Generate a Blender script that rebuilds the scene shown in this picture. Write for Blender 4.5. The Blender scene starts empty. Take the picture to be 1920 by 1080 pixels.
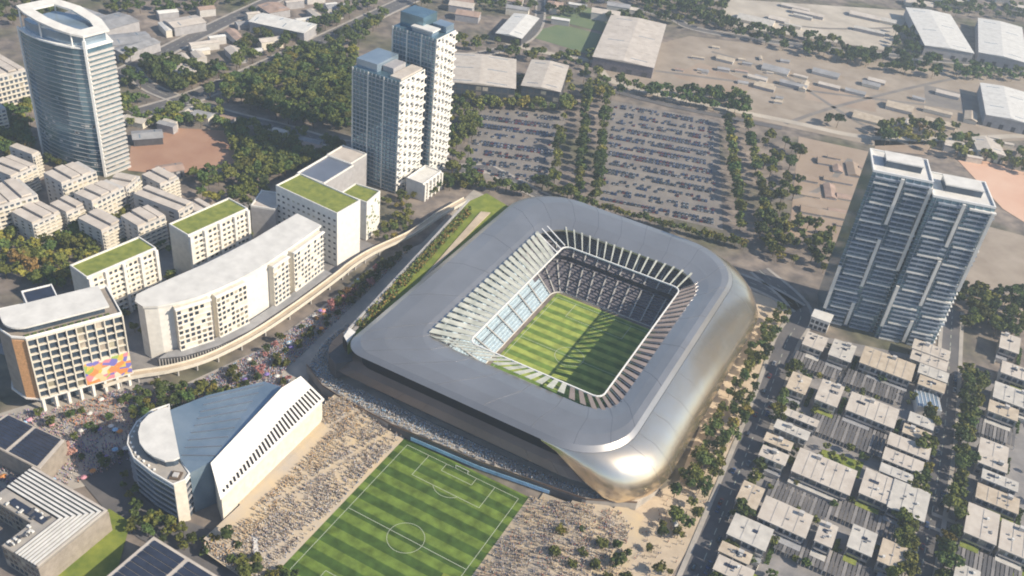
import bpy, math, random
import numpy as np
from mathutils import Vector, Matrix
random.seed(7); rng=np.random.default_rng(7)
R=math.radians; PI=math.pi
S=bpy.context.scene; COL=S.collection

# ------------------------------------------------------------------ camera, sky, sun, exposure
CF,CA,CB,CC=(1763.65,0.422066,0.960172,0.128127)
CP=Vector((189.022,-311.250,363.736))
cam_rot=Matrix.Rotation(CA,3,'Z')@Matrix.Rotation(CB,3,'X')@Matrix.Rotation(CC,3,'Z')
cd=bpy.data.cameras.new('camera'); cam=bpy.data.objects.new('camera',cd); COL.objects.link(cam)
cam.location=CP; cam.rotation_euler=cam_rot.to_euler()
cd.sensor_width=36; cd.lens=36*CF/1920; cd.clip_end=20000; cd.clip_start=1
S.camera=cam
SUN_AZ, SUN_EL = 8, 35          # azimuth measured from +X towards +Y
w=bpy.data.worlds.new('World'); S.world=w; w.use_nodes=True
nt=w.node_tree; bg=nt.nodes['Background']
sky=nt.nodes.new('ShaderNodeTexSky'); sky.sky_type='NISHITA'; sky.sun_disc=False
sky.sun_elevation=R(SUN_EL); sky.sun_rotation=R(90-SUN_AZ)
sky.dust_density=0.5; sky.ozone_density=3.0
nt.links.new(sky.outputs[0],bg.inputs[0]); bg.inputs[1].default_value=0.10
sl=bpy.data.lights.new('sun','SUN'); sun=bpy.data.objects.new('sun',sl); COL.objects.link(sun)
sl.energy=5; sl.angle=R(0.6); sl.color=(1.0,.875,.69)
sd=Vector((math.cos(R(SUN_EL))*math.cos(R(SUN_AZ)),math.cos(R(SUN_EL))*math.sin(R(SUN_AZ)),math.sin(R(SUN_EL))))
sun.rotation_euler=sd.to_track_quat('Z','Y').to_euler(); sun.location=(500,200,500)
S.view_settings.view_transform='Standard'; S.view_settings.look='None'
S.view_settings.exposure=0.56; S.view_settings.gamma=1
S.render.engine='CYCLES'
S.cycles.max_bounces=6; S.cycles.volume_bounces=0
S.cycles.filter_width=1.9

# ------------------------------------------------------------------ helpers
def at(px,py,h=0.0):
    """photo pixel -> point of the place at height h"""
    d=cam_rot@Vector((px-960,-(py-540),-CF)); t=(h-CP.z)/d.z
    p=CP+d*t; return (p.x,p.y)
def topix(p):
    v=cam_rot.transposed()@(Vector(p)-CP)
    if v.z>-1: return (-999,-999)
    return (960+CF*v.x/-v.z, 540-CF*v.y/-v.z)
def inframe(p,m=40):
    x,y=topix(p); return -m<x<1920+m and -m<y<1080+m

MATS={}
def mat(name,col,rough=.8,metal=0.,var=.18,scale=.15,col2=None,bump=0,spec=.5,rand=0.,detail=6,voro=None):
    m=bpy.data.materials.new(name); m.use_nodes=True; n=m.node_tree.nodes; L=m.node_tree.links
    b=n['Principled BSDF']; b.inputs['Roughness'].default_value=rough; b.inputs['Metallic'].default_value=metal
    b.inputs['Specular IOR Level'].default_value=spec
    geo=n.new('ShaderNodeNewGeometry')
    nz=n.new('ShaderNodeTexNoise'); nz.inputs['Scale'].default_value=scale; nz.inputs['Detail'].default_value=detail
    nz.inputs['Roughness'].default_value=.62
    L.new(geo.outputs['Position'],nz.inputs['Vector'])
    cr=n.new('ShaderNodeValToRGB'); e=cr.color_ramp.elements
    e[0].position=.32; e[1].position=.68
    c2=col2 if col2 else tuple(min(1,c*(1+var)) for c in col)
    c1=col if col2 else tuple(c*(1-var) for c in col)
    e[0].color=(*c1,1); e[1].color=(*c2,1)
    L.new(nz.outputs['Fac'],cr.inputs['Fac'])
    out=cr.outputs['Color']
    if rand:
        oi=n.new('ShaderNodeObjectInfo'); hs=n.new('ShaderNodeHueSaturation')
        mr=n.new('ShaderNodeMapRange'); mr.inputs[3].default_value=.5-rand*.025; mr.inputs[4].default_value=.5+rand*.03
        mv=n.new('ShaderNodeMapRange'); mv.inputs[3].default_value=1-rand*.45; mv.inputs[4].default_value=1+rand*.5
        L.new(oi.outputs['Random'],mr.inputs[0]); L.new(mr.outputs[0],hs.inputs['Hue'])
        ml=n.new('ShaderNodeMath'); ml.operation='FRACT'; mm=n.new('ShaderNodeMath'); mm.operation='MULTIPLY'; mm.inputs[1].default_value=7.31
        L.new(oi.outputs['Random'],mm.inputs[0]); L.new(mm.outputs[0],ml.inputs[0]); L.new(ml.outputs[0],mv.inputs[0])
        L.new(mv.outputs[0],hs.inputs['Value']); L.new(out,hs.inputs['Color']); out=hs.outputs['Color']
    L.new(out,b.inputs['Base Color'])
    if bump:
        bp=n.new('ShaderNodeBump'); bp.inputs['Strength'].default_value=bump; bp.inputs['Distance'].default_value=.3
        L.new(nz.outputs['Fac'],bp.inputs['Height']); L.new(bp.outputs[0],b.inputs['Normal'])
    MATS[name]=m; return m
M=MATS
mat('white_wall',(.72,.70,.66),.75,scale=.3,var=.1)
mat('cream_wall',(.66,.61,.52),.75,scale=.3,var=.12)
mat('grey_wall',(.36,.35,.36),.8,scale=.25,var=.15)
mat('mid_wall',(.50,.48,.46),.8,scale=.25,var=.12)
mat('slate_wall',(.27,.31,.37),.7,scale=.2,var=.2)
mat('dark_wall',(.075,.075,.085),.7,scale=.3)
mat('taupe_wall',(.30,.26,.22),.8,scale=.3)
mat('orange_brick',(.55,.30,.14),.85,scale=1.2,var=.25)
mat('white_paint',(.82,.81,.78),.5,scale=.5,var=.05)
mat('roof_beige',(.44,.39,.34),.85,scale=.16,col2=(.58,.53,.47),rand=.0)
mat('roof_pink',(.46,.41,.36),.85,scale=.12,col2=(.62,.56,.50))
mat('roof_sand',(.40,.33,.25),.85,scale=.2,col2=(.56,.48,.38))
mat('roof_ash',(.42,.40,.37),.85,scale=.2,col2=(.58,.55,.50))
mat('roof_white',(.66,.645,.61),.6,scale=.15,var=.12)
mat('roof_grey',(.30,.30,.31),.85,scale=.1,var=.25)
mat('roof_brown',(.36,.26,.21),.85,scale=.1,var=.25)
mat('green_roof',(.12,.16,.03),.95,scale=.22,col2=(.27,.29,.06),bump=.4)
mat('lawn',(.10,.15,.02),.95,scale=.12,col2=(.24,.27,.04),bump=.3)
mat('window_glass',(.035,.05,.07),.12,metal=.2,scale=.05,var=.5,rand=1.)
mat('window_drawn',(.30,.27,.22),.4,scale=.3,var=.3,rand=1.)
mat('dark_glass',(.04,.055,.08),.15,metal=.3,scale=.06,col2=(.10,.14,.19))
mat('blue_glass',(.07,.14,.20),.14,metal=.55,scale=.02,col2=(.22,.35,.42))
mat('pale_glass',(.16,.24,.32),.18,metal=.4,scale=.03,col2=(.34,.42,.50))
mat('solar',(.035,.045,.075),.3,metal=.2,scale=.2,var=.3)
mat('asphalt',(.085,.085,.095),.9,scale=.06,col2=(.15,.14,.14),bump=.1)
mat('paving',(.30,.28,.26),.85,scale=.12,col2=(.45,.41,.36))
mat('sand_path',(.42,.34,.25),.9,scale=.1,col2=(.58,.48,.36))
mat('yard',(.17,.165,.17),.9,scale=.09,col2=(.30,.28,.27))
mat('white_line',(.50,.54,.44),.7,var=.12,scale=1)
mat('kerb',(.42,.40,.38),.85)
mat('steel',(.45,.45,.47),.35,metal=.8,scale=.05,var=.1)
mat('seam_metal',(.24,.24,.26),.5,metal=.6)
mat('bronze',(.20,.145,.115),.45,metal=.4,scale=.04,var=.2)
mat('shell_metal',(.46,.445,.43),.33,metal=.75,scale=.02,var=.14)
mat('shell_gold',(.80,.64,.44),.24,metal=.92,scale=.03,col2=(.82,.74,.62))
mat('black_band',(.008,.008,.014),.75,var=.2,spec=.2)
mat('taupe_panel',(.23,.19,.175),.6,scale=.05,var=.25)
mat('fabric_panel',(.36,.38,.33),.6,scale=.15,col2=(.62,.62,.54))
mat('purple_shade',(.11,.105,.13),.7,scale=.6,col2=(.20,.185,.21))  # dark purple with the shade of unlit stands put into the colour
mat('seat_blue_lit',(.32,.42,.50),.6,scale=.6,col2=(.55,.64,.70))  # pale blue with the sun on the left stand put into the colour
mat('seat_brown',(.20,.12,.07),.8,scale=.4,col2=(.33,.22,.14))
mat('seat_riser',(.03,.03,.045),.8)
mat('bark',(.12,.085,.06),.95,scale=2)
mat('earth_bank',(.52,.41,.26),.95,scale=.06,col2=(.38,.34,.30),bump=.3)
mat('field_tan',(.25,.20,.155),.95,scale=.035,col2=(.38,.32,.26),detail=10)
mat('field_pale',(.36,.32,.27),.95,scale=.025,col2=(.56,.50,.42),detail=10)
mat('field_lilac',(.16,.145,.14),.95,scale=.06,col2=(.25,.225,.20),detail=10)
mat('field_brown',(.29,.215,.16),.95,scale=.03,col2=(.38,.30,.235))
mat('field_red',(.33,.18,.12),.95,scale=.03,col2=(.42,.26,.18))
mat('field_green',(.11,.16,.08),.95,scale=.03,col2=(.16,.20,.10))
mat('clay',(.62,.38,.27),.9,scale=.03,col2=(.68,.46,.34))
mat('concrete',(.40,.39,.38),.85,scale=.1,var=.15)
mat('tyre',(.02,.02,.02),.9)
for i,c in enumerate([(.7,.7,.7),(.05,.05,.06),(.25,.27,.3),(.35,.05,.04),(.06,.12,.3),(.45,.44,.42)]):
    mat('car_paint_%d'%i,tuple(v*.75 for v in c),.3,metal=.3,var=.02)
# foliage
mat('leaf_olive',(.045,.062,.016),.8,scale=.55,col2=(.18,.185,.045),rand=.8,spec=.15)
mat('leaf_green',(.030,.058,.018),.8,scale=.55,col2=(.12,.155,.045),rand=.8,spec=.15)
mat('leaf_yellow',(.10,.10,.02),.8,scale=.6,col2=(.27,.23,.05),rand=.8,spec=.15)
mat('leaf_rust',(.13,.08,.03),.8,scale=.6,col2=(.25,.16,.06),rand=.8,spec=.15)
mat('leaf_dark',(.020,.036,.014),.8,scale=.5,col2=(.07,.09,.03),rand=.8,spec=.15)
mat('blossom',(.40,.17,.17),.8,scale=.8,col2=(.62,.34,.30),rand=.8,spec=.15)
PEOPLE=[(.25,.19,.13),(.60,.48,.32),(.70,.68,.62),(.05,.05,.06),(.28,.27,.27),(.10,.16,.34),(.45,.12,.08),(.66,.42,.16),(.40,.44,.50),(.48,.41,.38)]
for i,c in enumerate(PEOPLE): mat('clothing_%d'%i,c,.9,var=.1)
mat('clothing_sky',(.34,.56,.80),.8,var=.3); mat('clothing_violet',(.24,.18,.48),.8,var=.3); mat('clothing_orange',(.62,.26,.08),.8,var=.3)
mat('clothing_pink',(.62,.30,.36),.8,var=.3)
mat('skin',(.45,.28,.2),.7)

def stripes(name,c1,c2,period,axis=1,soft=.02,off=0,rough=.95,noise=.25):
    m=bpy.data.materials.new(name); m.use_nodes=True; n=m.node_tree.nodes; L=m.node_tree.links
    b=n['Principled BSDF']; b.inputs['Roughness'].default_value=rough; b.inputs['Specular IOR Level'].default_value=.1
    g=n.new('ShaderNodeNewGeometry'); sx=n.new('ShaderNodeSeparateXYZ'); L.new(g.outputs['Position'],sx.inputs[0])
    a=n.new('ShaderNodeMath'); a.operation='ADD'; a.inputs[1].default_value=1000+off; L.new(sx.outputs[axis],a.inputs[0])
    d=n.new('ShaderNodeMath'); d.operation='DIVIDE'; d.inputs[1].default_value=period*2; L.new(a.outputs[0],d.inputs[0])
    fr=n.new('ShaderNodeMath'); fr.operation='FRACT'; L.new(d.outputs[0],fr.inputs[0])
    cr=n.new('ShaderNodeValToRGB'); e=cr.color_ramp.elements; cr.color_ramp.interpolation='LINEAR'
    e[0].position=.5-soft; e[0].color=(*c1,1); e[1].position=.5+soft; e[1].color=(*c2,1)
    L.new(fr.outputs[0],cr.inputs[0])
    nz=n.new('ShaderNodeTexNoise'); nz.inputs['Scale'].default_value=.18; nz.inputs['Detail'].default_value=8; L.new(g.outputs['Position'],nz.inputs['Vector'])
    mr=n.new('ShaderNodeMapRange'); mr.inputs[1].default_value=.3; mr.inputs[2].default_value=.7; mr.inputs[3].default_value=1-noise; mr.inputs[4].default_value=1+noise
    L.new(nz.outputs['Fac'],mr.inputs[0])
    mx=n.new('ShaderNodeVectorMath'); mx.operation='SCALE'; L.new(cr.outputs[0],mx.inputs[0]); L.new(mr.outputs[0],mx.inputs['Scale'])
    L.new(mx.outputs[0],b.inputs['Base Color']); MATS[name]=m; return m
stripes('pitch_grass',(.055,.10,.022),(.125,.185,.035),5.25,off=-.0,soft=.035,noise=.38)
stripes('stadium_grass',(.14,.22,.05),(.32,.38,.09),4.4,soft=.05,noise=.3)
def mural_mat():
    m=bpy.data.materials.new('mural'); m.use_nodes=True; n=m.node_tree.nodes; L=m.node_tree.links
    b=n['Principled BSDF']; g=n.new('ShaderNodeNewGeometry'); v=n.new('ShaderNodeTexVoronoi'); v.inputs['Scale'].default_value=.34
    L.new(g.outputs['Position'],v.inputs['Vector']); s=n.new('ShaderNodeSeparateColor'); L.new(v.outputs['Color'],s.inputs[0])
    cr=n.new('ShaderNodeValToRGB'); cr.color_ramp.interpolation='CONSTANT'
    cols=[(.75,.28,.10),(.70,.55,.30),(.70,.25,.30),(.72,.40,.16),(.35,.45,.12),(.20,.18,.5),(.72,.66,.5),(.7,.5,.1)]
    e=cr.color_ramp.elements; e[0].color=(*cols[0],1); e[1].color=(*cols[1],1); e[1].position=.13
    for i in range(2,8):
        x=e.new(i/8); x.color=(*cols[i],1)
    L.new(s.outputs[0],cr.inputs[0]); L.new(cr.outputs[0],b.inputs['Base Color']); MATS['mural']=m
mural_mat()
def ground_mat():
    m=bpy.data.materials.new('ground_soil'); m.use_nodes=True; n=m.node_tree.nodes; L=m.node_tree.links
    b=n['Principled BSDF']; b.inputs['Roughness'].default_value=.95; b.inputs['Specular IOR Level'].default_value=.1
    g=n.new('ShaderNodeNewGeometry')
    def nz(s,d,ps):
        t=n.new('ShaderNodeTexNoise'); t.inputs['Scale'].default_value=s; t.inputs['Detail'].default_value=d; L.new(g.outputs['Position'],t.inputs['Vector'])
        c=n.new('ShaderNodeValToRGB'); e=c.color_ramp.elements
        for i,(p,col) in enumerate(ps):
            x=e[i] if i<2 else e.new(p)
            x.position=p; x.color=(*col,1)
        L.new(t.outputs['Fac'],c.inputs['Fac']); return c.outputs['Color']
    a=nz(.012,8,[(.35,(.12,.125,.08)),(.65,(.29,.25,.22)),(.5,(.21,.185,.165))])
    c=nz(.09,8,[(.35,(.62,.62,.66)),(.65,(1.25,1.2,1.15))])
    mx=n.new('ShaderNodeMix'); mx.data_type='RGBA'; mx.blend_type='MULTIPLY'; mx.inputs[0].default_value=1
    L.new(a,mx.inputs[6]); L.new(c,mx.inputs[7]); L.new(mx.outputs[2],b.inputs['Base Color']); MATS['ground_soil']=m
ground_mat()

class MB:
    def __init__(s): s.v=[]; s.f=[]; s.mi=[]; s.cur=0
    def quad(s,*p):
        i=len(s.v); s.v+= [tuple(q) for q in p]; s.f.append(tuple(range(i,i+len(p)))); s.mi.append(s.cur)
    def prism(s,poly,z0,z1,top=True,bottom=False,ztop=None):
        """poly CCW list of (x,y); ztop optional per-vertex top heights"""
        if area(poly)<0: poly=poly[::-1]; ztop=ztop[::-1] if ztop else None
        n=len(poly); i=len(s.v)
        s.v+=[(x,y,z0) for x,y in poly]+[(x,y,(ztop[k] if ztop else z1)) for k,(x,y) in enumerate(poly)]
        for k in range(n):
            a=i+k; b=i+(k+1)%n; s.f.append((a,b,b+n,a+n)); s.mi.append(s.cur)
        if top: s.f.append(tuple(i+n+k for k in range(n))); s.mi.append(s.cur)
        if bottom: s.f.append(tuple(i+n-1-k for k in range(n))); s.mi.append(s.cur)
        return s
    def box(s,cx,cy,z0,sx,sy,h,rz=0,bottom=True):
        c,q=math.cos(rz),math.sin(rz)
        P=[(cx+c*a*sx/2-q*b*sy/2,cy+q*a*sx/2+c*b*sy/2) for a,b in ((-1,-1),(1,-1),(1,1),(-1,1))]
        return s.prism(P,z0,z0+h,bottom=bottom)
    def beam(s,p,q,w,h):
        """box beam between 3D points, w wide, h deep"""
        p=Vector(p);q=Vector(q);d=(q-p).normalized(); sd_=d.cross(Vector((0,0,1)))
        if sd_.length<1e-3: sd_=Vector((1,0,0))
        sd_.normalize(); up=sd_.cross(d)*h/2; sd_*=w/2
        a=[p-sd_-up,p+sd_-up,p+sd_+up,p-sd_+up]; b=[v+(q-p) for v in a]; i=len(s.v)
        s.v+=[tuple(v) for v in a+b]
        for f in ((0,1,2,3),(7,6,5,4),(0,4,5,1),(1,5,6,2),(2,6,7,3),(3,7,4,0)): s.f.append(tuple(i+k for k in f)); s.mi.append(s.cur)
        return s
    def strip(s,L1,L2,closed=False):
        n=len(L1); i=len(s.v); s.v+=[tuple(a) for a in L1]+[tuple(a) for a in L2]
        for k in range(n if closed else n-1):
            k2=(k+1)%n; s.f.append((i+k,i+k2,i+n+k2,i+n+k)); s.mi.append(s.cur)
        return s
    def add(s,V,F,mi=None):
        i=len(s.v); s.v+=V; s.f+=[tuple(i+k for k in f) for f in F]; s.mi+=[(s.cur if mi is None else mi)]*len(F)
    def build(s,name,m,parent=None,smooth=False,origin=None):
        ms=m if isinstance(m,(list,tuple)) else [m]
        base=Vector((0,0,0))
        if parent is not None: base=WORLD_BASE[parent.name]
        elif origin is not None: base=Vector(origin)
        V=[(x-base.x,y-base.y,z-base.z) for x,y,z in s.v]
        me=bpy.data.meshes.new(name); me.from_pydata(V,[],s.f)
        for q in ms: me.materials.append(MATS[q])
        if len(ms)>1: me.polygons.foreach_set('material_index',s.mi)
        if smooth: me.polygons.foreach_set('use_smooth',[True]*len(s.f))
        me.update()
        o=bpy.data.objects.new(name,me); COL.objects.link(o)
        if parent is not None: o.parent=parent
        elif origin is not None: o.location=base
        WORLD_BASE[o.name]=base
        return o
WORLD_BASE={}
def area(P): return sum(P[i][0]*P[(i+1)%len(P)][1]-P[(i+1)%len(P)][0]*P[i][1] for i in range(len(P)))/2
def tag(o,label=None,cat=None,group=None,kind=None):
    if label: o['label']=label
    if cat: o['category']=cat
    if group: o['group']=group
    if kind: o['kind']=kind
    return o
FOOT=[]   # footprints no tree may stand in
def thing(name,label,cat,loc,group=None,foot=None):
    o=bpy.data.objects.new(name,None); COL.objects.link(o); o.location=loc; o.empty_display_size=1
    WORLD_BASE[o.name]=Vector(loc); tag(o,label,cat,group)
    if foot: FOOT.append(foot)
    return o
def struct(name,mb,m,label=None):
    o=mb.build(name,m); o['kind']='structure'
    if label: o['label']=label
    return o
def sheet(name,poly,z,m,label=None):
    if area(poly)<0: poly=poly[::-1]
    mb=MB(); mb.quad(*[(x,y,z) for x,y in poly]); return struct(name,mb,m,label)
def px(L,h=0): return [at(a,b,h) for a,b in L]
def inside(p,P):
    x,y=p; c=False; j=len(P)-1
    for i in range(len(P)):
        if (P[i][1]>y)!=(P[j][1]>y) and x<(P[j][0]-P[i][0])*(y-P[i][1])/(P[j][1]-P[i][1])+P[i][0]: c=not c
        j=i
    return c
def ribbon(L,wd):
    """left and right offset polylines of a path"""
    n=len(L); A=[];B=[]
    for i in range(n):
        a=Vector(L[max(0,i-1)]); b=Vector(L[min(n-1,i+1)]); d=(b-a).normalized(); q=Vector((-d.y,d.x))*wd/2
        p=Vector(L[i]); A.append(tuple(p+q)); B.append(tuple(p-q))
    return A,B
def smooth_path(L,n=8):
    out=[]
    for i in range(len(L)-1):
        p0=Vector(L[max(0,i-1)]);p1=Vector(L[i]);p2=Vector(L[i+1]);p3=Vector(L[min(len(L)-1,i+2)])
        for k in range(n):
            t=k/n; out.append(tuple(.5*((2*p1)+(p2-p0)*t+(2*p0-5*p1+4*p2-p3)*t*t+(3*p1-p0-3*p2+p3)*t**3)))
    out.append(tuple(L[-1])); return out
def beams(name,m,parent,L,w_,h_):
    for p,q in L[:100]: MB().beam(p,q,w_,h_).build(name,m,parent)
# unit meshes for repeated parts
def unit_box(name,m):
    mb=MB(); mb.box(0,0,-.5,1,1,1); me=bpy.data.meshes.new(name)
    me.from_pydata(mb.v,[],mb.f); me.materials.append(MATS[m]); me.update(); return me
UB={}
COUNT={}; OVER={}
def part_box(parent,name,m,c,size,rz):
    """a part that is one box: centre c (world), size, rotation; past 100 of a kind the rest go in one mesh"""
    key=(parent.name,name)
    COUNT[key]=COUNT.get(key,0)+1
    if COUNT[key]>100:
        mb=OVER.setdefault(key,[MB(),m,parent])[0]; mb.box(c[0],c[1],c[2]-size[2]/2,size[0],size[1],size[2],rz); return
    k=(name,m)
    if k not in UB: UB[k]=unit_box(name,m)
    o=bpy.data.objects.new(name,UB[k]); COL.objects.link(o); o.parent=parent
    b=WORLD_BASE[parent.name]; o.location=Vector(c)-b; o.scale=size; o.rotation_euler=(0,0,rz)
    return o
def flush_over():
    for (pn,name),(mb,m,parent) in OVER.items():
        o=mb.build(name,m,parent); o['kind']='stuff'
FR=random.Random(99)
def facade(parent,p0,p1,z0,z1,nf,nb,ww=.6,wh=.55,m='window_glass',name='window',skip=None,out=.1,dep=.3):
    """grid of windows on the wall p0->p1 (outside on the right of travel)"""
    p0=Vector(p0);p1=Vector(p1);d=p1-p0;L=d.length;d.normalize();n=Vector((d.y,-d.x)); rz=math.atan2(d.y,d.x)
    bw=L/nb; fh=(z1-z0)/nf
    for f in range(nf-1,-1,-1):
        for b in range(nb):
            if skip and skip(b,f): continue
            p=p0+d*(b+.5)*bw+n*(out-dep/2)
            part_box(parent,name,('window_drawn' if name=='window' and FR.random()<.2 else m),(p.x,p.y,z0+(f+.5)*fh),(bw*ww,dep,fh*wh),rz)
def bands(parent,p0,p1,z0,z1,nf,th,dep,m,name='balcony',inset=0,off=0):
    p0=Vector(p0);p1=Vector(p1);d=p1-p0;L=d.length-2*inset;d.normalize();n=Vector((d.y,-d.x)); rz=math.atan2(d.y,d.x)
    c=(p0+p1)/2+n*dep/2; fh=(z1-z0)/nf
    for f in range(nf): part_box(parent,name,m,(c.x,c.y,z0+f*fh+off+th/2),(L,dep,th),rz)
def rect(A,B,C):
    """A,B front corners, C any point on the back side -> CCW rectangle"""
    A=Vector(A);B=Vector(B);C=Vector(C);d=(B-A).normalized(); n=Vector((-d.y,d.x)); k=(C-A).dot(n)
    P=[tuple(A),tuple(B),tuple(B+n*k),tuple(A+n*k)]
    return P if area(P)>0 else P[::-1]
def inset(P,k):
    n=len(P); out=[]
    for i in range(n):
        a=Vector(P[i-1]);b=Vector(P[i]);c=Vector(P[(i+1)%n])
        d1=(b-a).normalized();d2=(c-b).normalized();n1=Vector((-d1.y,d1.x));n2=Vector((-d2.y,d2.x))
        q=(n1+n2); q=q/(q.length_squared/2) if q.length_squared>.01 else n1
        out.append(tuple(b+q*k))
    return out
def parapet(P,z,h,t,m,parent,name='parapet'):
    I=inset(P,t); mb=MB(); n=len(P)
    O3=[(x,y,z) for x,y in P];OT=[(x,y,z+h) for x,y in P];IT=[(x,y,z+h) for x,y in I];I3=[(x,y,z) for x,y in I]
    mb.strip(O3,OT,True); mb.strip(OT,IT,True); mb.strip(IT,I3,True); return mb.build(name,m,parent)
def cen(P,z=0): return (sum(p[0] for p in P)/len(P),sum(p[1] for p in P)/len(P),z)
ORD='first second third fourth fifth sixth seventh eighth ninth tenth eleventh twelfth thirteenth fourteenth fifteenth'.split()

# ------------------------------------------------------------------ ground, roads, fields
sheet('ground',[(-9000,-4000),(9000,-4000),(9000,12000),(-9000,12000)],0,'ground_soil')
Z1,Z2,Z3,Z4=.15,.3,.42,.5
sheet('car_park_ground',[(-188,392),(-119,445),(-63,312),(-129,274)],Z1,'field_lilac')
sheet('car_park_ground',[(-95,497),(5,525),(72,330),(-28,309)],Z1,'field_lilac')
sheet('field',[(78,545),(150,560),(166,378),(118,355)],Z1,'field_brown')
sheet('field',[(-97,730),(270,900),(275,702),(143,575),(49,556),(-110,522),(-150,580)],Z1,'field_tan')
sheet('field',[(-101,905),(105,1052),(106,862),(-92,795)],Z1,'field_pale')
sheet('field',[(-243,593),(-227,654),(-169,659),(-156,593)],Z1,'field_green')
sheet('field',[(-250,660),(-232,730),(-150,745),(-150,670)],Z1,'field_green')
sheet('field',px([(245,275),(330,240),(420,245),(455,300),(370,332),(240,320)]),Z1,'field_red')
sheet('field',[(250,480),(420,500),(420,340),(243,350)],Z1,'field_tan')
sheet('running_track',px([(1795,300),(1850,303),(1925,325),(1925,420),(1880,392)]),Z2,'clay')
sheet('field',px([(1640,240),(1900,280),(1900,310),(1640,280)]),Z1,'field_brown')
def road(name,L,wd,z,m='asphalt',kerb=True,line=True,sm=True):
    P=smooth_path(L) if sm else L
    A,B=ribbon(P,wd); FA,FB=ribbon(P[::3]+[P[-1]],wd+3)
    for i_ in range(len(FA)-1): FOOT.append([FA[i_],FA[i_+1],FB[i_+1],FB[i_]]) if wd>5 else None
    mb=MB(); mb.strip([(x,y,z) for x,y in B],[(x,y,z) for x,y in A]); o=struct(name,mb,m)
    if kerb:
        mb=MB()
        for o1,o2 in ((wd,wd+5),(-wd-5,-wd)):
            a,b=ribbon(P,o1); c,d=ribbon(P,o2)
            X=[(x,y,z+.13) for x,y in a]; Y=[(x,y,z+.13) for x,y in c]
            mb.strip(X,Y) if o1>0 else mb.strip(X,Y)
            mb.strip([(x,y,0) for x,y in a],X); mb.strip([(x,y,0) for x,y in c],Y)
        struct('pavement',mb,'paving')
    if line:
        mb=MB(); t=0
        for i in range(len(P)-1):
            a=Vector(P[i]);b=Vector(P[i+1]);L_=(b-a).length; d=(b-a).normalized(); q=Vector((-d.y,d.x))*.16
            k=0
            while k<L_:
                if int((t+k)/4)%2==0:
                    s0=a+d*k; s1=a+d*min(L_,k+3.9); mb.quad(*[(v.x,v.y,z+.03) for v in (s0-q,s1-q,s1+q,s0+q)])
                k+=4
            t+=L_
        struct('road_marking',mb,'white_line')
# avenue east of the stadium, streets through the town houses
road('road',[(112,292),(150,262),(152,215),(157,150),(160,90),(163,20),(166,-60),(170,-160)],13,Z2)
road('road',[(244,330),(250,262),(256,190),(259,110),(260,40),(262,-60)],11,Z2)
road('road',[(-120,300),(-50,284),(20,272),(112,272),(150,262)],10,Z2)
road('street',[(160,-8),(200,-6),(260,-4)],8,Z2+.01,line=False); road('street',[(259,110),(330,113)],8,Z2+.01,line=False)
# highways in the distance
road('highway',[(-465,232),(-470,262),(-488,380),(-505,520),(-540,760)],16,Z2)
road('highway',[(-398,190),(-388,240),(-386,300),(-388,400),(-391,500),(-398,700),(-410,1000)],18,Z2)
road('road',[(-470,255),(-430,238),(-388,236),(-340,240),(-290,250),(-236,258),(-200,290),(-150,280),(-120,300)],12,Z2+.01)
road('road',[(-260,560),(-210,560),(-150,575),(-100,540),(60,572),(150,600),(280,720),(420,850)],9,Z2+.01,m='field_pale',line=False,kerb=False)
road('road',[(-300,760),(-150,775),(-90,760),(60,820),(250,925),(400,1000)],10,Z2+.01,line=False)
road('road',[(-330,420),(-250,510),(-240,620),(-330,800)],8,Z2,line=False)
road('road',[(-100,520),(-40,527),(60,552)],8,Z3,line=False,kerb=False)
for L in ([(-90,600),(0,640),(110,690),(250,760)],[(-60,700),(20,690),(120,620),(180,600)],[(60,565),(90,640),(150,760),(200,850)],[(-60,850),(20,880),(100,960)],[(90,400),(120,450),(130,530)],[(260,370),(330,420),(400,430)]):
    road('track',L,5,Z1+.05,m='field_lilac',kerb=False,line=False)
sheet('car_park_ground',[(60,640),(130,660),(120,700),(55,690)],Z1+.03,'field_brown'); sheet('car_park_ground',[(-70,600),(0,590),(10,640),(-60,660)],Z1+.03,'field_brown'); sheet('car_park_ground',[(170,720),(240,740),(235,790),(160,780)],Z1+.03,'field_lilac')
# promenade and plazas
sheet('promenade',[(-112,262),(-88,258),(-82,215),(-84,25),(-60,-12),(-96,-62),(-112,-110),(-150,-165),(-196,-120),(-172,-66),(-128,-30),(-114,20),(-112,70),(-113,125),(-102,172)],Z2,'paving')
sheet('plaza',[(116,262),(150,262),(146,215),(150,150),(152,90),(154,20),(150,-60),(140,-140),(60,-150),(60,-56),(86,-10),(96,16),(118,26),(134,60)],.1,'sand_path')
sheet('yard',[(166,238),(249,262),(252,60),(254,-4),(165,-8)],Z1,'yard')
sheet('yard',[(165,-12),(255,-8),(258,-140),(170,-150)],Z1,'yard')
sheet('yard',[(266,260),(360,270),(360,-100),(267,-100)],Z1,'yard')
sheet('yard',[(-235,-70),(-150,-60),(-123,60),(-118,150),(-235,150)],Z1,'yard')
sheet('street',px([(150,900),(240,840),(300,960),(440,1010),(560,1100),(450,1110),(260,1010),(200,960)]),Z3,'asphalt')
# lawns
def lawn(P,z=Z4,m='lawn',name='lawn'):
    return sheet(name,P,z,m)
lawn(rect((200,238),(228,243),(228,225))); lawn([(196,130),(219,133),(219,118),(196,116)])
lawn([(176,22),(196,22),(196,8),(176,8)]); lawn([(300,110),(330,110),(330,92),(300,90)])
lawn(px([(205,955),(245,980),(215,1090),(100,1090),(80,1066)]))
lawn([(60,-60),(96,-60),(104,-110),(70,-140)]); lawn([(112,-20),(126,-12),(128,-60),(116,-70)])

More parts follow.
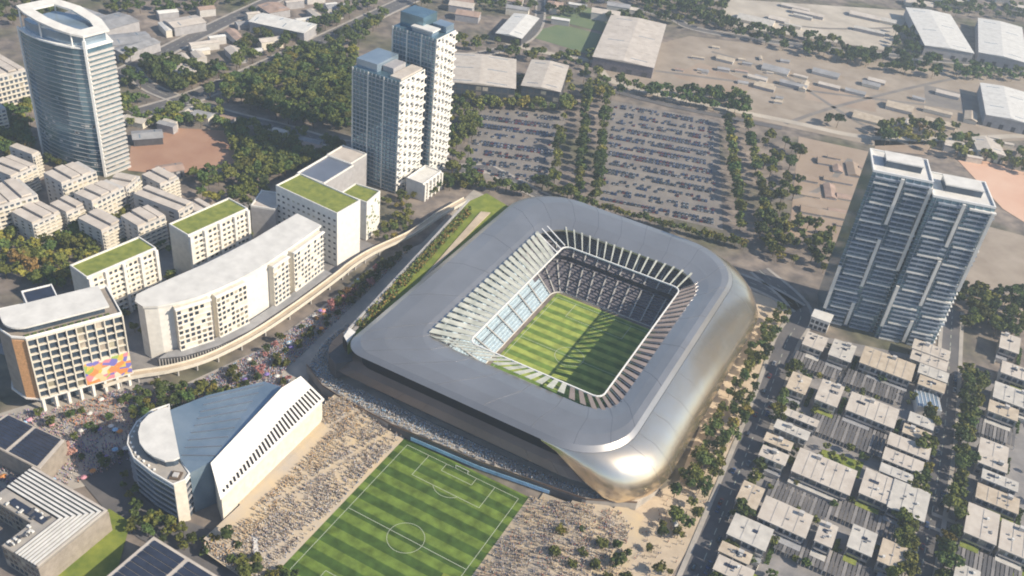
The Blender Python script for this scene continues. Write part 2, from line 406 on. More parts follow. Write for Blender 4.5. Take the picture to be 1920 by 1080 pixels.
# ------------------------------------------------------------------ training pitch between the crowd banks
sheet('pitch',[(-4,4),(72,4),(72,-113),(-4,-113)],Z1+.05,'pitch_grass','mown football pitch with light and dark green bands below the stadium')
mb=MB(); z=Z1+.09; lw=.12
def ln(x0,y0,x1,y1):
    d=Vector((x1-x0,y1-y0)).normalized(); q=Vector((-d.y,d.x))*lw; a=Vector((x0,y0))-d*lw;b=Vector((x1,y1))+d*lw
    mb.quad(*[(v.x,v.y,z) for v in (a-q,b-q,b+q,a+q)])
for y in (0,-52.5,-105): ln(0,y,68,y)
ln(0,0,0,-105); ln(68,0,68,-105)
for y,s_ in ((0,-1),(-105,1)):
    ln(13.85,y,13.85,y+s_*16.5); ln(54.15,y,54.15,y+s_*16.5); ln(13.85,y+s_*16.5,54.15,y+s_*16.5)
    ln(24.85,y,24.85,y+s_*5.5); ln(43.15,y,43.15,y+s_*5.5); ln(24.85,y+s_*5.5,43.15,y+s_*5.5)
def arc(cx,cy,r,a0,a1,n=40):
    for i in range(n):
        a=a0+(a1-a0)*i/n;b=a0+(a1-a0)*(i+1)/n; ln(cx+r*math.cos(a),cy+r*math.sin(a),cx+r*math.cos(b),cy+r*math.sin(b))
arc(34,-52.5,9.15,0,2*PI)
arc(34,-11,9.15,R(217),R(323),12); arc(34,-94,9.15,R(37),R(143),12)
struct('pitch_marking',mb,'white_line')
def goal(x,y,s_,label):
    t=thing('goal',label,'goal',(x,y,Z1))
    f=MB(); f.beam((x-3.66,y,Z1),(x-3.66,y,2.6),.18,.18); f.beam((x+3.66,y,Z1),(x+3.66,y,2.6),.18,.18); f.beam((x-3.66,y,2.6),(x+3.66,y,2.6),.18,.18)
    for k in (-3.66,3.66): f.beam((x+k,y,2.6),(x+k,y+s_*2,Z1),.1,.1)
    f.build('frame','white_paint',t)
    nm=MB()
    for i in range(10): k=-3.66+i*.813; nm.beam((x+k,y+.02,2.55),(x+k,y+s_*2,Z1+.05),.04,.04)
    for i in range(1,5): nm.beam((x-3.66,y+s_*2*i/5,2.6-2.4*i/5),(x+3.66,y+s_*2*i/5,2.6-2.4*i/5),.04,.04)
    nm.build('net','white_paint',t)
goal(34,0,1,'white football goal on the open pitch in front of the dark wall')
# sloping banks either side
BANK_L=[(-4,4),(-4,-113),(-38,-112),(-47,-60),(-52,0),(-48,8),(-14,5)]
BANK_R=[(72,5),(100,16),(118,26),(132,20),(138,-40),(130,-110),(72,-113)]
def bz(x,y):
    if x<0: return max(0,min(5.5,(-4-x)*.15))
    if x<100: return max(0,min(3,(x-72)*.1))
    return max(0,3-(x-100)*.09)
def bank(P,x0,x1,name):
    mb=MB(); xs=np.linspace(x0,x1,14); ys=np.linspace(-113,30,30)
    poly=P
    # grid clipped by polygon: strips between y-lines
    n=26
    for i in range(len(xs)-1):
        for j in range(len(ys)-1):
            q=[(xs[i],ys[j]),(xs[i+1],ys[j]),(xs[i+1],ys[j+1]),(xs[i],ys[j+1])]
            if inside(((xs[i]+xs[i+1])/2,(ys[j]+ys[j+1])/2),poly):
                mb.quad(*[(a,b,Z1+.1+bz(a,b)) for a,b in q])
    return struct(name,mb,'earth_bank')
bank(BANK_L,-52,-4,'bank'); bank(BANK_R,72,138,'bank')

# ------------------------------------------------------------------ the stadium
def rrect(x0,x1,y0,y1,r,z,n=10):
    P=[]
    rs_=r if isinstance(r,tuple) else (r,r,r,r)      # NE, NW, SW, SE
    for (sx_,sy_,a0),r in zip(((1,1,0),(-1,1,90),(-1,-1,180),(1,-1,270)),rs_):
        cx=x1-r if sx_>0 else x0+r; cy=y1-r if sy_>0 else y0+r
        for i in range(n+1):
            a=R(a0+90*i/n); P.append((cx+r*math.cos(a),cy+r*math.sin(a)))
    # refine long sides
    out=[]
    for i in range(len(P)):
        a=Vector(P[i]);b=Vector(P[(i+1)%len(P)]); k=16 if (b-a).length>20 else 1
        for j in range(k): v=a+(b-a)*j/k; out.append((v.x,v.y,z))
    return out
ST=thing('stadium','large stadium with smooth grey metal shell roof open over a striped green pitch','stadium',(37,130,0),foot=[(-90,5),(132,5),(132,262),(-112,262)])
OPEN=dict(x0=-21,x1=92,y0=52,y1=207)
lev=[rrect(-21,92,50,208,(24,24,20,18),31.2,10),rrect(-27,98,40,220,(30,28,20,22),32.8,10),rrect(-42,103,26,238,(38,34,17,28),33.6,10),rrect(-51,106.5,18,244,(40,37,14,31),33.0,10),rrect(-55,109,15,247,(41,38,13,33),31,10)]
RC=(41,38,13,33)
mb=MB()
for a,b in zip(lev[:-1],lev[1:]): mb.strip(a,b,True)
# under side
mb.strip(rrect(-21,92,50,208,(24,24,20,18),30.0,10),lev[0],True)
mb.strip(rrect(-50,104,20,242,RC,27.5,10),rrect(-21,92,50,208,(24,24,20,18),30.0,10),True)
mb.strip(lev[-1],rrect(-50,104,20,242,RC,27.5,10),True)
mb.build('roof','shell_metal',ST,smooth=True)
# seams on the roof, raised standing ribs
beams('roof_seam','seam_metal',ST,[(Vector(lev[a][k])+Vector((0,0,.02)),Vector(lev[b][k])+Vector((0,0,.02))) for k in range(0,len(lev[0]),4) for a,b in ((0,1),(1,2),(2,3))],.22,.1)
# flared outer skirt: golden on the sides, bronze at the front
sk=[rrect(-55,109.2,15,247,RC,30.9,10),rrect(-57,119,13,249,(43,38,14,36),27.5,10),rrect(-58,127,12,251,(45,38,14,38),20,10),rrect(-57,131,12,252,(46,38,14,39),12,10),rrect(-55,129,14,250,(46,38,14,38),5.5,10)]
mb=MB(); n=len(sk[0]); V=sk
g_=MB(); fr_=MB(); bl_=MB()
for k in range(n):
    k2=(k+1)%n
    nx=(V[0][k][0]+V[0][k2][0])/2; ny=(V[0][k][1]+V[0][k2][1])/2
    east = nx>92 or ny>232
    for a in range(4):
        q=(V[a+1][k],V[a+1][k2],V[a][k2],V[a][k])
        if east: g_.quad(*q)
g_=MB()
kk=[k for k in range(n) if (V[0][k][0]>92 or V[0][k][1]>232)]
i0=next(k for k in kk if (k-1)%n not in kk); seq=[]
k=i0
while k in kk: seq.append(k); k=(k+1)%n
TP_N=5; pre=[(seq[0]-j)%n for j in range(TP_N,0,-1)]
def sm3(t): return t*t*(3-2*t)
for j,k in enumerate(pre):
    f_=sm3((j)/TP_N)*.97+.03; c0=Vector(V[0][k])
    for a in range(5):
        v=c0.lerp(Vector(V[a][k]),f_) if a else c0; g_.v.append(tuple(v-Vector((0,.0,.05*(a>0)))))
for k in seq:
    for a in range(5): g_.v.append(V[a][k])
seq=pre+seq
for j in range(len(seq)-1):
    for a in range(4): g_.f.append((j*5+a+1,(j+1)*5+a+1,(j+1)*5+a,j*5+a)); g_.mi.append(0)
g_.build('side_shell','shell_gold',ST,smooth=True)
# joints between the metal panels
beams('panel_joint','seam_metal',ST,[(V[a][k],V[a+1][k]) for k in range(0,n,2) if V[0][k][0]>96 and 30<V[0][k][1]<235 for a in range(4)],.14,.12)
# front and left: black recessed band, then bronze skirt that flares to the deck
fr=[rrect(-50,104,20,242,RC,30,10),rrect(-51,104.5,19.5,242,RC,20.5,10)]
bk=MB(); bz_=MB(); sl_=MB()
b0=rrect(-63,112,16.6,250,(48,40,19,36),17.6,10); b1=rrect(-76,122,14.4,252,(50,40,25,40),13.6,10); b2=rrect(-66,118,23,251,(48,40,22,38),13.0,10); t0=fr[1]
for k in range(n):
    k2=(k+1)%n; nx=(b0[k][0]+b0[k2][0])/2; ny=(b0[k][1]+b0[k2][1])/2
    if not((nx>100 and ny>34) or ny>232):
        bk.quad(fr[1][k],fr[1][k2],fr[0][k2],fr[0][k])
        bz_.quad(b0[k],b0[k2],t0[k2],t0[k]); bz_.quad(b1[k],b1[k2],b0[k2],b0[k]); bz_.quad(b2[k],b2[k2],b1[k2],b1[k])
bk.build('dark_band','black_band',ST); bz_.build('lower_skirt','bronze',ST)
beams('skirt_rib','bronze',ST,[(b0[k],b1[k]) for k in range(0,n,2) if not((b0[k][0]>100 and b0[k][1]>34) or b0[k][1]>232)],.25,.25)
# pitch inside
mb=MB(); mb.quad((4,63,.3),(76,63,.3),(76,176,.3),(4,176,.3)); mb.build('playing_field','stadium_grass',ST)
mb=MB(); z=.34; lw=.14
for y in (67,119.5,172): ln(6,y,74,y)
ln(6,67,6,172); ln(74,67,74,172); arc(40,119.5,9.15,0,2*PI,24)
for y,s_ in ((67,1),(172,-1)): ln(20,y,20,y+s_*16.5);ln(60,y,60,y+s_*16.5);ln(20,y+s_*16.5,60,y+s_*16.5)
mb.build('field_marking','white_line',ST)
# seating bowl: stepped tiers on each of four sides
T=22; 
def tier(i,z): 
    t=i/T; return rrect(1-41*t,79+28*t,60-38*t,179+44*t,8+26*t,z,6)
sides={'west':MB(),'north':MB(),'east':MB(),'south':MB()}; rs=MB()
zt=lambda i:.8+i*1.02+ (2.4 if i>10 else 0)
for i in range(T):
    a=tier(i,zt(i)); b=tier(i+1,zt(i)); c=tier(i+1,zt(i+1)); nn=len(a)
    for k in range(nn):
        k2=(k+1)%nn; mx_=(a[k][0]+a[k2][0])/2; my_=(a[k][1]+a[k2][1])/2
        s_='west' if mx_<5 and my_<172 else 'east' if mx_>76 and my_<178 else 'north' if my_>119 else 'south'
        sides[s_].quad(a[k],a[k2],b[k2],b[k]) if True else 0
        if i==10 or i%5==4: rs.quad(b[k],b[k2],c[k2],c[k])
        else: sides[s_].quad(b[k],b[k2],c[k2],c[k])
for s_,m_ in (('west','seat_blue_lit'),('north','purple_shade'),('east','purple_shade'),('south','seat_blue_lit')):  # sunlit and shaded sides of the bowl told apart by seat colour
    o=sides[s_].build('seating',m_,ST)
    o['label']={'west':'seating painted pale blue as sunlit along the left of the pitch','north':'seating painted dark purple as shaded behind the far goal','east':'seating painted dark as shaded along the right of the pitch','south':'seating painted pale blue as sunlit behind the near goal'}[s_]
rs.build('tier_wall','seat_riser',ST)
mb=MB(); mb.strip(tier(0,0),tier(0,.8),True); mb.build('pitch_wall','white_paint',ST)
# aisles
AI=[]
for k in range(len(tier(0,0))):
    if k%2: continue
    for i in (0,11):
        e=i+10 if i==0 else T
        p=tier(i,zt(i)+.35)[k]; q=tier(e,zt(e)+.1)[k]; AI.append((p,q))
beams('aisle_steps','concrete',ST,AI,.9,.5)
# ring beam round the inner opening + radial roof beams and panels
def tube(mb,P,r,closed=True,ns=6):
    n=len(P)
    for i in range(n if closed else n-1): mb.beam(P[i],P[(i+1)%n],r*2,r*2)
ring=rrect(0,82.5,60,186,5,31.8,4); mb=MB(); tube(mb,ring,.38); mb.build('ring_beam','white_paint',ST)
def radial(f,w0,w1):
    pass
def pt_on(P,side,t):
    x0,x1,y0,y1=P
    return {'S':(x0+(x1-x0)*t,y0),'N':(x0+(x1-x0)*t,y1),'W':(x0,y0+(y1-y0)*t),'E':(x1,y0+(y1-y0)*t)}[side]
RI=(0,82.5,60,186); RO=(-22,93,51,208)
def rad(side,t,m,wi,wo,zi=31.8,zo=32.4,name='canopy_panel',th=.35,to=None):
    p=pt_on(RI,side,t); q=pt_on(RO,side,t if to is None else to)
    p=Vector((*p,zi));q=Vector((*q,zo)); ax=Vector((0,1,0)) if side in 'WE' else Vector((1,0,0))
    a=[p-ax*wi/2,p+ax*wi/2,q+ax*wo/2,q-ax*wo/2]; mb=MB(); b=[v-Vector((0,0,th)) for v in a]
    mb.quad(*a); mb.quad(*b[::-1])
    for i in range(4): mb.quad(a[i],b[i],b[(i+1)%4],a[(i+1)%4])
    return mb.build(name,m,ST)
for i in range(23):
    t=(i+.5)/23; rad('E',t,'taupe_panel',2.5,3.4,31.8,31.2)
    rad('E',t+.5/23,'steel',.3,.3,32,31.6,'roof_beam')
for i in range(22):
    t=(i+.6)/25
    o=rad('W',t,'fabric_panel',3.5,4.1,31.9,33.4,'canopy_panel'); 
    rad('W',t+.5/25,'white_paint',.3,.3,32,32,'roof_beam')
for i in range(16):
    t=(i+.5)/16; rad('N',t,'fabric_panel',.7,1.2,32.1,31.9,'roof_beam',.5,to=.08+.85*t)
for i in range(3): rad('W',.91+i*.045,'white_paint',.8,1.0,32.1,32,'roof_beam',.6,to=.88+i*.04)
for i in range(17):
    t=(i+.5)/17
    rad('S',t,'fabric_panel',2.6,3.8,31.9,32.8) if i<13 else rad('S',t,'taupe_panel',2.6,3.6,31.8,31.4)
# brown concourse strip behind the far stand
mb=MB(); a=rrect(-34,102,36,221,32,27.2,6); b=rrect(-27,97,44,214,27,30.0,6)
mb.strip(a,b,True); mb.build('upper_concourse','seat_brown',ST)
# outer wall closing the bowl beneath the roof
mb=MB(); mb.strip(rrect(-49.9,103.9,21,241,RC,0,8),rrect(-49.9,103.9,21,241,RC,27.4,8),True); mb.build('bowl_wall','dark_wall',ST)
# far side drum wall below skirt
mb=MB(); mb.strip(rrect(-53,124,17,247,47,0,8),rrect(-53,124,17,247,47,6,8),True); mb.build('base_wall','blue_glass',ST)
# planted terrace on the left flank
TP=[(-57,24),(-62,30),(-84,205),(-80,222),(-53,214)]
mb=MB(); mb.prism(TP,19,26.5); mb.build('planted_terrace','lawn',ST)['label']='green planted terrace wedged along the left flank of the roof'
mb=MB(); mb.prism([(-63,29),(-64.5,30),(-85.6,205),(-84.3,205)],26,27.4); mb.build('terrace_parapet','concrete',ST)
mb=MB(); mb.prism([(-57,23.5),(-62,27),(-64,35),(-59,34)],26.5,28.4); mb.build('terrace_kiosk','white_wall',ST)
mb=MB(); mb.prism([(-56.6,22.2),(-62,26),(-62,26.9),(-57,23.4)],22,28); mb.build('terrace_end','black_band',ST)
mb=MB(); mb.prism([(-70,196),(-64,199),(-57.5,104),(-58.2,100)],26.5,27.2); mb.build('terrace_path','sand_path',ST)
mb=MB(); mb.prism([(-60.5,36),(-62.8,36),(-69,80),(-67,80)],26.5,27.0); mb.build('terrace_path','paving',ST)
mb=MB(); mb.beam((-56.2,26,27),(-52.3,212,27),.9,1.2); mb.build('terrace_edge','taupe_wall',ST)
mb=MB(); mb.prism([(-66,18),(-58,14),(-50,24),(-60,200),(-66,200)],8,18.9,top=True); mb.build('terrace_base','dark_wall',ST)
# deck (concourse) round the front, its wall and parapet
DECK=[(-84,205),(-86,40),(-80,16),(-62,7),(-49,5),(-12,3),(41,6),(99,14),(122,27),(128,45),(-40,40),(-62,60)]
mb=MB(); mb.prism(DECK,0,5.6); mb.build('deck','paving',ST)
mb=MB(); mb.prism([(-14.5,2.7),(41,5.7),(97,13.5),(97,13.9),(41,6.1),(-14,3.1)],0,5.3); mb.build('deck_wall','dark_wall',ST)
mb=MB(); L=[(-80,16),(-62,7),(-49,5),(-12,3),(41,6),(99,14),(122,27)]
for a,b in zip(L[:-1],L[1:]): mb.beam((*a,6.1),(*b,6.1),.3,1.1)
mb.build('balustrade','bronze',ST)
gl=MB(); a=rrect(-66.5,119,23.5,254,(50,40,22,38),5.6,10); b=rrect(-66.5,119,23.5,253,(50,40,22,38),13.2,10)
for k in range(n):
    k2=(k+1)%n
    if a[k][1]<45 and a[k][0]<110: gl.quad(a[k],a[k2],b[k2],b[k])
gl.build('glass_podium','pale_glass',ST)
# long advertising board on deck wall
mb=MB(); mb.prism([(0,3.0),(41,5.2),(80,10.8),(80,11.0),(41,5.4),(0,3.2)],1.2,3.6); mb.build('banner','clothing_sky',ST)

# ------------------------------------------------------------------ buildings west of the stadium
def mid_block(label,P,h,roofm,wallm,front=0,nf=9,nb=12,cat='apartment building',top=None,name='apartment_building',piers=4,wins=True,group=None):
    """flat roofed block on CCW footprint P; wall edge `front` is its window front"""
    t=thing(name,label,cat,cen(P),group,P)
    mb=MB(); mb.prism(P,0,h); mb.build('wall',wallm,t)
    mb=MB(); mb.prism(inset(P,.9),h+.02,h+.35); mb.build('roof',roofm,t)
    parapet(P,h-.05,1.3,.7,'white_wall',t)
    n=len(P); a=P[front];b=P[(front+1)%n]
    if wins:
        facade(t,a,b,1.0,h-1,nf,nb,.55,.5)
        bands(t,a,b,1.0,h-1,nf,.28,1.5,'white_wall',inset=.6,off=-.1)
        for i in range(piers+1):
            v=Vector(a)+(Vector(b)-Vector(a))*(i/piers); d=(Vector(b)-Vector(a)).normalized(); q=Vector((d.y,-d.x)); rz=math.atan2(d.y,d.x)
            v=v+q*.95+d*(1.0 if i==0 else -1.0 if i==piers else 0)
            part_box(t,'pier','white_wall',(v.x,v.y,h/2),(1.9,1.9,h+.4),rz)
    return t
G1=rect(at(163,523,35),at(293,467,35),at(131,500,35)); 
def front_idx(P,A,B):
    m=(Vector(A)+Vector(B))/2
    return min(range(len(P)),key=lambda i:((Vector(P[i])+Vector(P[(i+1)%len(P)]))/2-m).length)
mid_block('apartment block with long lawn roof directly behind the hotel',G1,35,'green_roof','cream_wall',front_idx(G1,at(163,523,35),at(293,467,35)),9,14)
G2=rect(at(353,444,36),at(465,393,36),at(313,424,36))
mid_block('apartment block with lawn roof behind the middle of the curved white building',G2,36,'green_roof','cream_wall',front_idx(G2,at(353,444,36),at(465,393,36)),9,13)
G3=rect(at(517,350,41),at(632,403,41),at(667,374,41)); fi=front_idx(G3,at(632,403,41),at(667,374,41))
t=mid_block('tall block with long lawn roof and blank sunlit end wall',G3,41,'green_roof','white_wall',0,wins=False)
fa=front_idx(G3,at(517,350,41),at(632,403,41)); facade(t,G3[fa],G3[(fa+1)%4],3,38,8,12,.42,.3)
P=rect(at(470,388,26),at(516,395,26),at(512,362,26)); mid_block('low annexe with pale pink roof at the left end of the tall lawn roofed block',P,26,'roof_pink','grey_wall',wins=False)
P=[(-157,151),(-135,151),(-137,170),(-157,168)]
t=mid_block('short block with lawn roof and leafy patterned white end wall',P,30,'green_roof','white_wall',wins=False)
# leafy pattern panels on the end wall
for i in range(34):
    v=Vector(P[1])+(Vector(P[2])-Vector(P[1]))*random.random(); part_box(t,'wall_opening','field_green',(v.x+.02,v.y,random.uniform(3,28)),(random.uniform(.7,2),.2,random.uniform(.7,2)),math.atan2(P[2][1]-P[1][1],P[2][0]-P[1][0]))
P=rect((-200,157),(-176,157),(-180,192)); t=mid_block('office block with flat blue grey metal roof behind the lawn roofed blocks',P,28,'steel','grey_wall',0,7,8,cat='office building',name='office_building')
P=rect((-202,194),(-180,194),(-182,214)); mid_block('block with pale pink flat roof half hidden behind the blue glass tower',P,27,'roof_pink','grey_wall',0,6,6)
# curved white building
CF_=[(-152,-21),(-146,-12),(-141,-2),(-137.5,11),(-135,24),(-133.5,36),(-133,47),(-133,62),(-133.2,82),(-134,100)]
CBk=[(-155,102),(-156,80),(-156.5,62),(-158.5,42),(-161,23),(-165,4),(-168,-12),(-169,-20),(-165,-25),(-158,-26)]
P=CF_+CBk
CV=thing('apartment_building','long curved white apartment building with plain pale roof beside the promenade','apartment building',cen(P),foot=P)
MB().prism(inset(P,1.0),0,36.8).build('wall','white_wall',CV)
MB().prism(P,36.8,38.2,bottom=True).build('roof','roof_white',CV)
def along(L,s):
    """point and direction at distance s on polyline"""
    for a,b in zip(L[:-1],L[1:]):
        a=Vector(a);b=Vector(b);l=(b-a).length
        if s<=l: return a+(b-a).normalized()*s,(b-a).normalized()
        s-=l
    return b,(b-a).normalized()
for s0,s1 in ((8,28),(31,52),(73,87),(92,122)):
    n_=max(2,int((s1-s0)/6))
    (a,_),(b,_)=along(CF_,s0),along(CF_,s1); d=(b-a).normalized(); q=Vector((d.y,-d.x))
    Pq=[tuple(a-q*1),tuple(b-q*1),tuple(b+q*3.2),tuple(a+q*3.2)]
    bay=MB().prism(Pq[::-1] if area(Pq)<0 else Pq,2,35.6).build('facade_bay','cream_wall',CV)
    A=tuple(a+q*3.2);B=tuple(b+q*3.2); W_=(b-a).length
    nb=max(3,round(W_/3.2))
    facade(CV,A,B,3,34.6,9,nb,.62,.62,skip=lambda b_,f_:random.random()<.18)
    bands(CV,A,B,3,34.6,9,.3,.9,'white_wall')
    part_box(CV,'cornice','white_paint',((A[0]+B[0])/2+q.x*.3,(A[1]+B[1])/2+q.y*.3,35.7),(W_+1,1.8,.8),math.atan2(d.y,d.x))
# slatted podium between it and the promenade
PP=[(-150,-28),(-140,-18),(-131,0),(-126,22),(-124,60),(-124,98),(-131,98),(-131,60),(-133,24),(-139,-2),(-150,-20)]
pd=thing('podium','low podium with dark slatted front along the foot of the curved white building','podium',cen(PP),foot=PP)
MB().prism(PP,0,6).build('wall','dark_wall',pd); MB().prism(inset(PP,.3),6,6.3).build('roof','roof_grey',pd)
L=smooth_path(PP[:6],6); L=[(a[0],a[1]) for a in L]
tot=sum((Vector(b)-Vector(a)).length for a,b in zip(L[:-1],L[1:])); k=1
while k<tot:
    v,d=along(L,k); part_box(pd,'slat','mid_wall',(v.x+d.y*.2,v.y-d.x*.2,3.4),(.5,.4,4.6),math.atan2(d.y,d.x)); k+=1.6
# raised walkway
WP=smooth_path([(-104,236),(-108,205),(-110,171),(-118,136),(-120,114),(-119.5,99),(-119.5,63),(-121.5,22),(-128,-10),(-138,-30),(-151,-46),(-158,-60)],6)
wk=thing('raised_walkway','long curving raised walkway with cream edges between the white apartments and the promenade trees','walkway',(-121,60,0),foot=None)
A,B=ribbon(WP,4.6); mb=MB(); up=[(x,y,6.3) for x,y in A];ur=[(x,y,6.3) for x,y in B];lo=[(x,y,5.4) for x,y in A];lr=[(x,y,5.4) for x,y in B]
mb.strip(ur,up); mb.strip(lr,ur); mb.strip(up,lo); mb.strip(lo,lr); mb.build('deck','sand_path',wk)
for nm,Q in (('parapet',A),('parapet',B)):
    q=ribbon(Q,.35); mb=MB(); u=[(x,y,7.4) for x,y in q[0]];v=[(x,y,7.4) for x,y in q[1]];u0=[(x,y,5.2) for x,y in q[0]];v0=[(x,y,5.2) for x,y in q[1]]
    mb.strip(v,u);mb.strip(v0,v);mb.strip(u,u0); mb.build(nm,'cream_wall',wk)
for i in range(2,len(WP),3): part_box(wk,'column','concrete',(WP[i][0],WP[i][1],2.7),(.9,.9,5.4),0)

# ------------------------------------------------------------------ hotel at the left edge
H0=Vector((-170.5,-89)); H1=Vector((-149,-47)); hd=(H1-H0).normalized(); hb=Vector((-hd.y,hd.x)); W_=(H1-H0).length
def hp(u,v): q=H0+hd*u+hb*v; return (q.x,q.y)
HP=[hp(1,0),hp(W_,0),hp(W_,27),hp(-6,30),hp(-9,14),hp(-5,4)]
ht=thing('hotel','cream hotel with deep square window grid, curved roof terrace and colourful mural corner','hotel',cen(HP),foot=HP)
MB().prism(HP,11,50).build('wall','taupe_wall',ht)
MB().prism([hp(-5,3.5),hp(.8,-.4),hp(.8,0),hp(-4.8,4)],11,49).build('side_panel','orange_brick',ht)
MB().prism([hp(3,6),hp(W_-3,6),hp(W_-3,24),hp(0,24)],0,11).build('lobby','dark_glass',ht)
for i in range(8):
    q=hp(1.8+i*(W_-3.6)/7,1.6); part_box(ht,'column','white_wall',(q[0],q[1],5.5),(1.6,1.6,11),0)
MB().prism([hp(-5.5,3),hp(1,-1.5),hp(W_+.6,-1.5),hp(W_+.6,28),hp(-6.5,31),hp(-10,14)],10.2,11).build('soffit_slab','white_wall',ht)
rz=math.atan2(hd.y,hd.x); NB,NF=10,8; bw=(W_-1.2)/NB; fh=38.4/NF
facade(ht,hp(1,0),hp(W_,0),11.2,49.6,NF,NB,.8,.78,m='dark_glass',skip=lambda b,f:(b>=5 and f<3))
for i in range(NB+1):
    z0=11 if i<5 else 11; q=hp(1+i*bw,-.8); part_box(ht,'mullion','cream_wall',(q[0],q[1],30.4),(.6,1.8,38.8),rz)
for f in range(NF+1):
    q=hp(1+(W_-1)/2,-.55); part_box(ht,'sill_band','cream_wall',(q[0],q[1],11.2+f*fh),(W_-1,1.3,.6),rz)
mb=MB(); c=[hp(1+5*bw,-1.8),hp(W_+.1,-1.8),hp(W_+.1,-.1),hp(1+5*bw,-.1)]; mb.prism(c,11.4,25.2,bottom=True); mb.build('mural','mural',ht)
# terrace + penthouse with rounded corner
parapet(HP,50,1.1,.6,'white_paint',ht)
def cv(u0,v0,u1,v1,r):
    P=[hp(u1,v0),hp(u1,v1),hp(u0,v1)]
    for i in range(9):
        a=PI+ (PI/2)*i/8; P.append(hp(u0+r+r*math.cos(a),v0+r+r*math.sin(a)))
    return P
MB().prism(cv(-4,5,W_-7,22,9),50,54.2).build('penthouse','dark_glass',ht)
MB().prism(cv(-6.5,2.6,W_-5,23,10),54.2,55.2,bottom=True).build('penthouse_roof','roof_white',ht)
q=[hp(7,22.5),hp(22,22.5),hp(22,36),hp(7,36)]; FOOT.append(q)
MB().prism(q,0,53.4).build('rear_wing','mid_wall',ht); MB().prism(inset(q,1),53.42,53.7).build('solar_roof','solar',ht); parapet(q,53.3,.9,.6,'white_paint',ht)
for i in range(12):
    q=hp(1.5+i*3.5,-.2); 
    part_box(ht,'planter','leaf_green',(hp(2+i*3.5,1.9)[0],hp(2+i*3.5,1.9)[1],50.6),(2,.8,1.1),rz)

# ------------------------------------------------------------------ wedge hall
wh_=thing('exhibition_hall','wedge shaped hall with sloping cream roof, slit vents, glass roof and rounded white end','hall',(-60,-60,0),foot=[(-98,-96),(-60,-108),(-34,-104),(-36,-18),(-62,-12),(-90,-52)])
w2=at(608,748,21); w3=at(413,935,21); w4=at(395,868,30)
_n=(Vector((*w3,21))-Vector((*w2,21))).cross(Vector((*w4,30))-Vector((*w2,21)))
def onp(px_,py_):
    z=28.
    for _ in range(12):
        x,y=at(px_,py_,z); z=21-(_n.x*(x-w2[0])+_n.y*(y-w2[1]))/_n.z
    return at(px_,py_,z),z
(w1,z1w),(w5,z5w)=onp(564,705),onp(528,727)
mb=MB(); tp=[(*w1,z1w),(*w2,21),(*w3,21),(*w4,30),(*w5,z5w)]; bt=[(x,y,z-1) for x,y,z in tp]
mb.quad(*[tp[i] for i in (4,3,2,1,0)]); mb.quad(*bt)
for i in range(5): j=(i+1)%5; mb.quad(tp[i],tp[j],bt[j],bt[i])
mb.build('sloping_roof','roof_white',wh_)
inn=inset([w1,w5,w4,w3,w2] if area([w1,w5,w4,w3,w2])>0 else [w2,w3,w4,w5,w1],1.2)
mb=MB(); PO=[w2,w1,w5,w4,w3]; PO=PO if area(PO)>0 else PO[::-1]; zz={w1:z1w-1.1,w2:19.9,w3:19.9,w4:28.9,w5:z5w-1.1}
mb.prism(inset(PO,.8),0,20,ztop=[zz[p]-.1 for p in PO]); mb.build('hall_wall','cream_wall',wh_)
e0=Vector((*w2,21)); e1=Vector((*w3,21)); iA=Vector((*w1,z1w)); iB=Vector((*w4,30)); 
for i in range(30):
    t_=(i+.8)/31; a=e0.lerp(e1,t_); b_=iA.lerp(iB,t_); k0=.06; k1=.52-.40*max(0,(t_-.3)/.7) if t_>.3 else .52
    p=a.lerp(b_,k0)+Vector((0,0,.16)); q=a.lerp(b_,k1)+Vector((0,0,.16)); MB().beam(p,q,1.1,.25).build('roof_slit','black_band',wh_)
gp=[at(389,741,27),at(495,715,27),at(528,725,29),at(398,864,29),at(356,887,27),at(338,861,28),at(318,769,28)]
gz=[27,27,29,29,27,28,28]; gg=gp if area(gp)>0 else gp[::-1]; gzz=gz if area(gp)>0 else gz[::-1]
MB().prism(gg,0,27,ztop=gzz).build('glass_roof','pale_glass',wh_)
for i in range(9):
    t_=(i+.5)/9; a=Vector((*at(318,769),0)); 
    p=Vector((*at(389,741,27),27.3)).lerp(Vector((*at(338,861,28),28.3)),t_); q=Vector((*at(500,715,27),27.6)).lerp(Vector((*at(398,864,29),29.3)),t_)
    MB().beam(p,q,.35,.3).build('glazing_bar','steel',wh_)
rim=[at(*p,27) for p in ((318,757),(285,768),(256,790),(241,815),(238,832),(250,858),(285,886),(324,909),(347,900),(356,887),(338,861),(318,769))]
rim=rim if area(rim)>0 else rim[::-1]
MB().prism(inset(rim,.6),0,26).build('rounded_wall','dark_glass',wh_)
for z_ in (4,8,12,16,20,24): MB().prism(rim,z_,z_+.7,bottom=True).build('balcony','grey_wall' if z_<24 else 'white_paint',wh_)
MB().prism(inset(rim,.2),26,26.6).build('terrace','paving',wh_); parapet(rim,26,1.2,.5,'white_paint',wh_)
rd=[at(*p,31) for p in ((318,764),(300,767),(279,778),(264,794),(259,812),(262,831),(272,845),(288,857),(309,865),(326,863),(337,858))]
rd=rd if area(rd)>0 else rd[::-1]
MB().prism(inset(rd,.7),26.6,30.4).build('upper_storey','dark_glass',wh_); MB().prism(rd,30.4,31.4,bottom=True).build('rounded_roof','roof_white',wh_)
MB().prism([at(*p,27.1) for p in ((326,909.5),(348,900.5),(346,897),(324,906))],0,27.1).build('end_wall','cream_wall',wh_)
c=at(330,893,26.6); MB().box(c[0],c[1],26.6,5,5,.7,.4).build('roof_planter','bark',wh_); MB().box(c[0],c[1],27.3,2.6,2.6,.7,.4).build('skylight','mid_wall',wh_)
